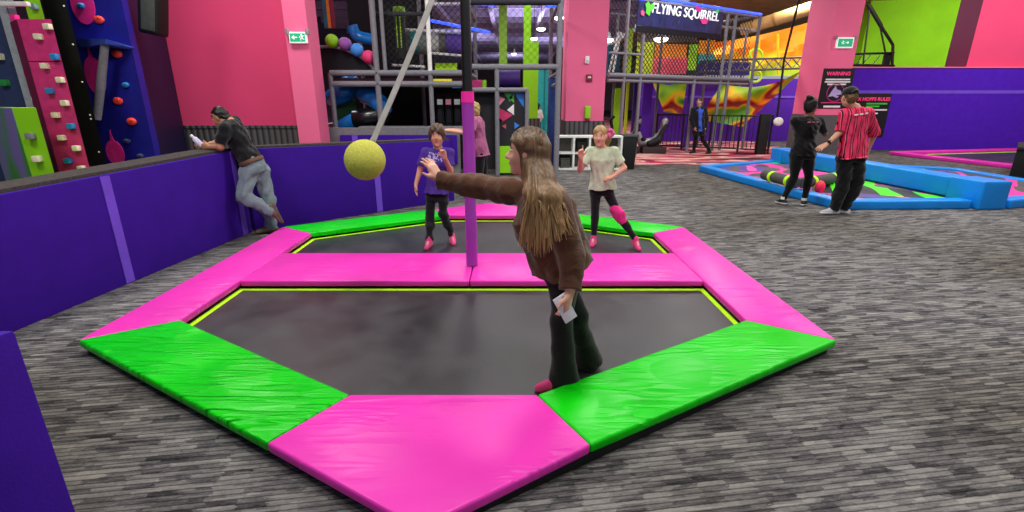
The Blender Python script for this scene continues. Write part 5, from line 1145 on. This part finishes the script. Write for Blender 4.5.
def net(p, q, z0, z1, step, r, parent, name='net'):
    p, q = np.array(p), np.array(q); L = np.linalg.norm(q - p); d = (q - p) / L; mb = MB(); H_ = z1 - z0; n = int((L + H_) / step)
    for sgn in (1, -1):
        for i in range(n + 1):
            s0 = i * step - H_; u0, v0, u1, v1 = s0, 0, s0 + H_, H_
            if u0 < 0: v0 -= u0; u0 = 0
            if u1 > L: v1 -= u1 - L; u1 = L
            if u1 - u0 < .02: continue
            if sgn < 0: u0, u1 = L - u0, L - u1
            P_ = lambda u, v: (p[0] + d[0] * u, p[1] + d[1] * u, z0 + v)
            mb.tube([P_(u0, v0), P_(u1, v1)], r, 4, False)
    o = mb.build(name, M['black'], parent, False); o['kind'] = 'stuff'; return o
net(tw(637, 60, .02), tw(722, 60, .02), zdk + .05, twz(640, 26)[2], .145, .013, pt_); net(tw(609, 60, .02), tw(637, 60, .02), zdk + .05, ztp, .145, .009, pt_)
net(tw(722, 60, .02), tw(748, 60, .02), zdk + .05, ztp, .16, .008, pt_)
net((-2.84, FY + .08), (-.93, FY + .08), zA + .1, 5.0, .13, .006, pf); net((-.93, FY + .08), (.98, FY + .08), zC + .08, 3.45, .15, .004, pf)
# banner with the shop name
a, b = tw(638, 10, -.08), tw(724, 10, -.08); z1 = ztp - .02; z0 = twz(640, 26)[2]
th = math.atan2(twd[1], twd[0]); RZ = Matrix.Rotation(th, 3, 'Z') @ FACE
t = NT('banner_print'); v = t.coord('Object', rot=(0, .6, 0), scale=(3, 3, 1)); c = t.ramp(t.noise(v, 2.2, 2, .5, 1), [(.35, lin('#151038')), (.5, lin('#1d2a66')), (.62, lin('#2b1550')), (.75, lin('#1c5a86'))]); ban = t.fin(c, .5)
mb = MB(); mb.plan([tuple(a), tuple(b), tuple(b + twn * .03), tuple(a + twn * .03)], z0, z1); bn_ = mb.build('banner', ban, pt_, False)
mb = MB(); mb.plan([tuple(a), tuple(b), tuple(b + twn * .03), tuple(a + twn * .03)], z0 - .16, z0 - .01); mb.build('valance', plain('#0c0b18', .7), pt_, False)
def bp2(px, py): return twz(px, py, -.1)
pc = Vector(bp2(687, 13)); Lw = (Vector(bp2(720, 13)) - Vector(bp2(653, 13))).length
tx = text_mesh('FLYING SQUIRREL', .36, pc, RZ, plain('#f4f4f8', .5, emit=.5), 'lettering', pt_, ext=.012, bold=0, shear=.12)
mw = max(v.co.dot(Vector((twd[0], twd[1], 0))) for v in tx.data.vertices) - min(v.co.dot(Vector((twd[0], twd[1], 0))) for v in tx.data.vertices); k_ = Lw / mw; cc = pc - wloc(pt_)
for v in tx.data.vertices:
    q = v.co - cc; u = q.dot(Vector((twd[0], twd[1], 0))); v.co = v.co + Vector((twd[0], twd[1], 0)) * u * (k_ - 1)
def blob(pts, col, nm):
    mb = MB(); P_ = [Vector(bp2(x, y)) for x, y in pts]; o = Vector((twn[0], twn[1], 0)) * .02; mb.prism(P_, [q - o for q in P_]); mb.build(nm, plain(col, .5, emit=.35), pt_, False)
blob(((645, 4), (648, 1.5), (650, 5), (653, 3), (654, 8), (650, 12), (649, 16), (645.5, 13), (646, 8)), '#58c83a', 'emblem_tail'); blob(((640.5, 12), (642, 10), (644, 12), (643.5, 16), (641, 15)), '#e2558a', 'emblem_spot')
blob(((695, 7), (697, 5), (699, 8), (702, 8), (700, 12), (696, 11)), '#c02c8a', 'emblem_splash'); blob(((700, 20), (704, 18), (708, 20), (706, 24), (702, 24)), '#d83a8a', 'emblem_splash')
blob(((716, 10), (718.5, 9), (718, 13), (716, 13)), '#48c070', 'emblem_leaf')
# stair in the left bay, teal
for i in range(2):
    beam(twz(609 + i * 4, 72, .4), twz(619 + i * 2, 32, .4), .03, 'white', pt_, 'ladder_rail')
mb = MB(); a, b = tw(608, 60, 1.2), tw(620, 60, 1.2); mb.plan([tuple(a), tuple(b), tuple(b + twn * .05), tuple(a + twn * .05)], zdk, zdk + .9); mb.build('side_panel', plain('#2a6a86', .6), pt_, False)
# ================================================================= ROPE COURSE BEHIND: colour panels, canopy, bridge, drapes
rc = thing('soft_play_course', 'bright orange, lime and yellow soft play course behind the netted tower', 'soft play', (8, 20.5, 0))
for x0, x1, y0, y1, c in ((624, 634, 28, 73, '#8fae1e'), (636, 655, 42, 74, '#b8c81e'), (655, 668, 30, 44, '#8a6a4a'), (655, 688, 44, 58, '#ff8a1c'), (650, 688, 58, 74, '#f2586e'), (688, 699, 44, 70, '#98d01e'), (699, 716, 40, 54, '#ff971c'), (699, 716, 54, 63, '#2f9f9a'), (699, 752, 62, 75, '#2a1868'), (638, 700, 28, 42, '#5d5148')):
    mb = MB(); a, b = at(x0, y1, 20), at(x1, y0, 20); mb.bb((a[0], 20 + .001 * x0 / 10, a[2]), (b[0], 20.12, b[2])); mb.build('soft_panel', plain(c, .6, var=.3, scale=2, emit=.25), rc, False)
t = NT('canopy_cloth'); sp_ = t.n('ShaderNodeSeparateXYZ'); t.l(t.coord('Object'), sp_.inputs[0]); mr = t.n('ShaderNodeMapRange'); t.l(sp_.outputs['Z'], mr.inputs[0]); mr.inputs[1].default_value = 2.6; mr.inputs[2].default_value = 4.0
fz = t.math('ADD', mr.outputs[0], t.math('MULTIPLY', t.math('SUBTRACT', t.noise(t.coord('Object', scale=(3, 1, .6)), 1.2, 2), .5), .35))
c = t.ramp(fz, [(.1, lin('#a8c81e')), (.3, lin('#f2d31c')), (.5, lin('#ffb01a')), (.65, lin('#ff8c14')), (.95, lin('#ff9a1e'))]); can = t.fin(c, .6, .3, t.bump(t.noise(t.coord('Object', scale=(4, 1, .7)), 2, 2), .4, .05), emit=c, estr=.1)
mb = MB(); n = 24; rows = []
for i in range(n + 1):
    u = i / n; px = 705 + 115 * u; yt = 43 - 4 * u - 20 * u ** 1.6; yb = 76
    rows.append([mb.bm.verts.new(at(px, yt + (yb - yt) * j / 8, 21 + .25 * math.sin(j * 1.1 + u * 9) * math.sin(PI * j / 8))) for j in range(9)])
for i in range(n):
    for j in range(8): mb._f([rows[i][j], rows[i + 1][j], rows[i + 1][j + 1], rows[i][j + 1]])
mb.build('canopy', can, rc)
for x, y0, y1, c in ((759, 40, 75, '#e8d84a'), (778, 34, 75, '#f0e23a')): beam(at(x, y1, 20.5), at(x, y0, 20.5), .04, 'yellow', rc, 'guy_rope')
for cx, cy, r in ((756, 55, 6), (755, 76, 6)):
    mb = MB(); mb.tube([at(cx + r * math.cos(i * PI / 8), cy + r * math.sin(i * PI / 8), 20.2) for i in range(17)], .05, 8); mb.build('hoop', plain('#b8e02a', .5, emit=.2), rc)
br = thing('rope_bridge', 'grey truss bridge railing crossing in front of the orange canopy', 'bridge', (8.6, 18, 2.2))
yb_ = 18.0
for py in (59, 70): beam(at(700, py + 2, yb_), at(812, py - 2, yb_), .035, 'steel', br, 'rail')
for i in range(12):
    xa_, xb_ = 700 + i * 9.2, 700 + (i + 1) * 9.2; f0, f1 = 2 - i / 3, 2 - (i + 1) / 3
    mb = MB(); mb.tube([at(xa_, 59 + f0, yb_), at(xb_, 70 + f1, yb_)], .018, 6); mb.build('brace', M['steel'], br)
    mb = MB(); mb.tube([at(xa_, 70 + f0, yb_), at(xb_, 59 + f1, yb_)], .018, 6); mb.build('brace', M['steel'], br)
mb = MB(); mb.tube([at(799, 0, 16.9), at(784, 60, 16.9), at(777, 118, 16.7)], .035, 8); mobj('safety_rope', mb, M['black'], 'dark rope hanging beside the right pink pillar', 'rope', tuple(at(777, 118, 17.0)))
def drape(quad, Y, label, seed, amp=.35):
    r = random.Random(seed); t = NT('contour_cloth'); n = t.noise(t.coord('Object', loc=(seed, 0, 0), scale=(1, 1, 1.3)), .75, 1, .4, .4)
    c = t.ramp(n, [(.3, lin('#4a8a1e')), (.38, lin('#a8cc1c')), (.43, lin('#f2c81e')), (.47, lin('#e87a1a')), (.5, lin('#8e1c30')), (.56, lin('#a02a34')), (.6, lin('#f0b01c')), (.68, lin('#5aa02a'))])
    m = t.fin(c, .55, .3, emit=c, estr=.06)
    mb = MB(); N_ = 22; rows = []
    for i in range(N_ + 1):
        row = []
        for j in range(N_ + 1):
            u, w = i / N_, j / N_; q = [np.array(z, float) for z in quad]
            xy = (q[0] * (1 - u) + q[1] * u) * (1 - w) + (q[3] * (1 - u) + q[2] * u) * w
            sag = 9 * math.sin(PI * u) * (1 - w)
            row.append(mb.bm.verts.new(at(xy[0], xy[1] + sag, Y + amp * math.sin(u * 5 + w * 2 + seed) * math.sin(PI * w))))
        rows.append(row)
    for i in range(N_):
        for j in range(N_): mb._f([rows[i][j], rows[i + 1][j], rows[i + 1][j + 1], rows[i][j + 1]])
    p = at(*quad[2], Y); return mobj('hanging_cloth', mb, m, label, 'cloth', tuple(p))
drape(((722, 84), (803, 70), (742, 127), (698, 119)), 19.3, 'yellow, red and green stretched cloth hanging below the bridge', 3)
drape(((650, 76), (688, 76), (682, 114), (664, 112)), 19.6, 'smaller yellow and green hanging cloth left of the distant man', 8, .2)
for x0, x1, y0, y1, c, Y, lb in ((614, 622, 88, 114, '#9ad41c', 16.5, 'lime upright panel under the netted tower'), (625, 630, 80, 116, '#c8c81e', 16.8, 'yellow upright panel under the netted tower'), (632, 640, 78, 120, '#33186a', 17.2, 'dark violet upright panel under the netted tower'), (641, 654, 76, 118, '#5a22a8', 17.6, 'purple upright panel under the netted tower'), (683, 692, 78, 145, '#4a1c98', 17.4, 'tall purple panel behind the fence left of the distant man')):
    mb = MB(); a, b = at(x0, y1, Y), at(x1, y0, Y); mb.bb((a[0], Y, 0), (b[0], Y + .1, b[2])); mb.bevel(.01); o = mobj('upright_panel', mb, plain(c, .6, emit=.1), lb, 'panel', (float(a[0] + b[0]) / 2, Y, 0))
# fence
f0, f1 = np.array((4.95, 17.3)), np.array((7.95, 15.5)); fd = (f1 - f0); fL = np.linalg.norm(fd); fd /= fL
fn_ = thing('metal_fence', 'low black metal railing fence behind the distant man', 'fence', (6.4, 16.4, 0))
for z in (.12, 1.13): beam((*f0, z), (*f1, z), .025, 'blackmetal', fn_, 'rail')
for i in range(29):
    p = f0 + fd * fL * i / 28; mb = MB(); big = i % 7 == 0; mb.tube([(*p, 0 if big else .12), (*p, 1.17 if big else 1.13)], .035 if big else .011, 8); mb.build('fence_post' if big else 'bar', M['blackmetal'], fn_)
mb = MB(); bw_ = f0 + fd * fL * .93; mb.bb((bw_[0] - .2, bw_[1] - .25, 0), (bw_[0] + .1, bw_[1] - .1, 1.2)); mb.bevel(.02); gp = mobj('gate_post', mb, M['black'], 'black gate post box at the right end of the fence', 'post', (bw_[0], bw_[1] - .2, 0))
mb = MB(); p = np.array((bw_[0] + .3, bw_[1] - .3, .98)); mb.ball(p, (.15, .08, .13), 16, 10); mb.build('warning_lamp', plain('#e8e6e2', .5), gp)
# sit-on rides
for i, (px, Y, lb) in enumerate(((626, 16.0, 'silver and black sit-on arcade ride under the tower, nearer the shelf'), (652, 15.9, 'silver and black sit-on arcade ride under the tower, nearer the fence'))):
    x = XA(px, 140, Y); T_ = thing('arcade_ride', lb, 'arcade ride', (x, Y, 0), 'sit-on arcade rides')
    mb = MB(); mb.bb((x - .35, Y - .3, 0), (x + .4, Y + .3, .2)); mb.bevel(.03); mb.build('ride_base', plain('#3a2a2c', .6), T_)
    q = SDF((x - .8, Y - .5, .1), (x + .9, Y + .5, 1.5), .015); q.cone((x - .35, Y, .32), (x + .1, Y, .36), .1, .14, .08); q.cone((x + .1, Y, .38), (x + .36, Y, .98), .14, .1, .08); q.cone((x - .35, Y, .35), (x - .45, Y, .6), .1, .08, .06); q.ell((x + .05, Y - .02, .75), (.25, .16, .3), None, None, .05, True)
    sdf_obj('seat_shell', q, plain('#98989e', .35, .5, .3), T_)
    q = SDF((x - .8, Y - .6, .1), (x + .9, Y + .5, 1.5), .015); q.cone((x - .1, Y - .12, .3), (x + .16, Y - .12, .4), .1, .12, .05); q.cone((x + .16, Y - .12, .42), (x + .36, Y - .14, .85), .1, .05, .05); q.ell((x - .3, Y, .42), (.1, .2, .07), None, None, .04)
    sdf_obj('seat_padding', q, plain('#17171a', .6), T_)
    mb = MB(); mb.tube([(x - .42, Y, .55), (x - .52, Y, 1.0), (x - .42, Y, 1.12)], .05, 10); mb.build('handle_column', M['black'], T_)
# truss platform on the upper right and ducts
tr = thing('truss_platform', 'black steel truss platform with leaning arm above the purple wall', 'truss', tuple(at(875, 65, 20)))
TB = lambda x0, y0, x1, y1, r=.03: beam(at(x0, y0, 20), at(x1, y1, 20), r, 'blackmetal', tr, 'bar')
for s_ in ((868, 4, 881, 26, .07), (881, 26, 893, 45, .05), (893, 45, 892, 66, .05), (870, 8, 864, 55, .03), (880, 26, 886, 56, .03), (852, 54, 894, 53, .04), (852, 65, 894, 66, .05), (856, 65, 862, 55, .02), (862, 65, 870, 55, .02), (872, 65, 880, 55, .02), (864, 55, 863, 66, .03)): TB(*s_)
mb = MB(); a, b = at(883, 66, 20), at(892, 54, 20); mb.bb((a[0], 20, a[2]), (b[0], 20.1, b[2])); mb.build('end_plate', M['black'], tr, False)
for i, (p, q, lb) in enumerate((((742, 30, 26), (812, 8, 24), 'tan ceiling duct sloping above the orange canopy'), ((735, 16, 32), (812, -6, 30), 'upper tan ceiling duct near the right pillar'))):
    mb = MB(); mb.tube([at(*p), at(*q)], .28, 18); d_ = mobj('ceiling_duct', mb, M['duct'], lb, 'duct', tuple(at(*p)))
    mb = MB(); a, b = at(*p), at(*q); m_ = a * .5 + b * .5; dd = (b - a) / np.linalg.norm(b - a); mb.tube([m_ - dd * .06, m_ + dd * .06], .3, 18); mb.build('duct_joint', M['tan'], d_)
# ================================================================= CAMERA AND LIGHT
cam = bpy.data.cameras.new('camera'); co = bpy.data.objects.new('camera', cam); COL.objects.link(co)
co.location = (0, 0, CAMH); co.rotation_euler = (PI / 2 - PITCH, 0, 0); cam.sensor_width = 36; cam.lens = 36 * FPX / 1024; cam.clip_end = 200; cam.clip_start = .05
S.camera = co
def area(loc, sx, sy, e, col=(1, .97, .93), rot=(0, 0, 0)):
    l = bpy.data.lights.new('hall_or_fill_light', 'AREA'); l.shape = 'RECTANGLE'; l.size = sx; l.size_y = sy; l.energy = e; l.color = col
    o = bpy.data.objects.new('hall_or_fill_light', l); COL.objects.link(o); o.location = loc; o.rotation_euler = rot; return o
for x, y, e in ((-4.5, 2.5, 150), (0, 2.0, 170), (5.5, 2.5, 170), (-4, 7.5, 170), (1, 7.5, 190), (6.5, 7.5, 210), (11, 9, 190), (-6, 13, 110), (-1, 14.5, 160), (5, 13, 170), (12, 18, 260), (2, 21, 220), (7.5, 21, 260), (-3, 21, 160), (3, 32, 260), (13, 24, 160)):
    area((x, y, 5.9), 1.3, 1.3, e * 1.12)
for x, y in ((-3, 20), (4, 22), (1, 32), (-4, 44), (4, 46), (0, 62)): area((x, y, 5.4), 4, 4, 300, (.85, .8, 1), (PI, 0, 0))  # added upward fill lights without fixtures, brightening the ceiling and its beams
area((15.5, 12.5, 5.6), 2, 2, 270, rot=(math.radians(62), 0, 0)); area((20, 20, 5.4), 2, 2, 300, rot=(math.radians(70), 0, math.radians(-25)))  # added tilted fills, no real lamps, lifting the upper pink and lime walls
w = bpy.data.worlds.new('hall_ambient'); S.world = w; w.use_nodes = True
w.node_tree.nodes['Background'].inputs[0].default_value = (.85, .88, 1, 1); w.node_tree.nodes['Background'].inputs[1].default_value = .45
S.view_settings.view_transform = 'Standard'; S.view_settings.look = 'None'; S.view_settings.exposure = 0; S.view_settings.gamma = 1
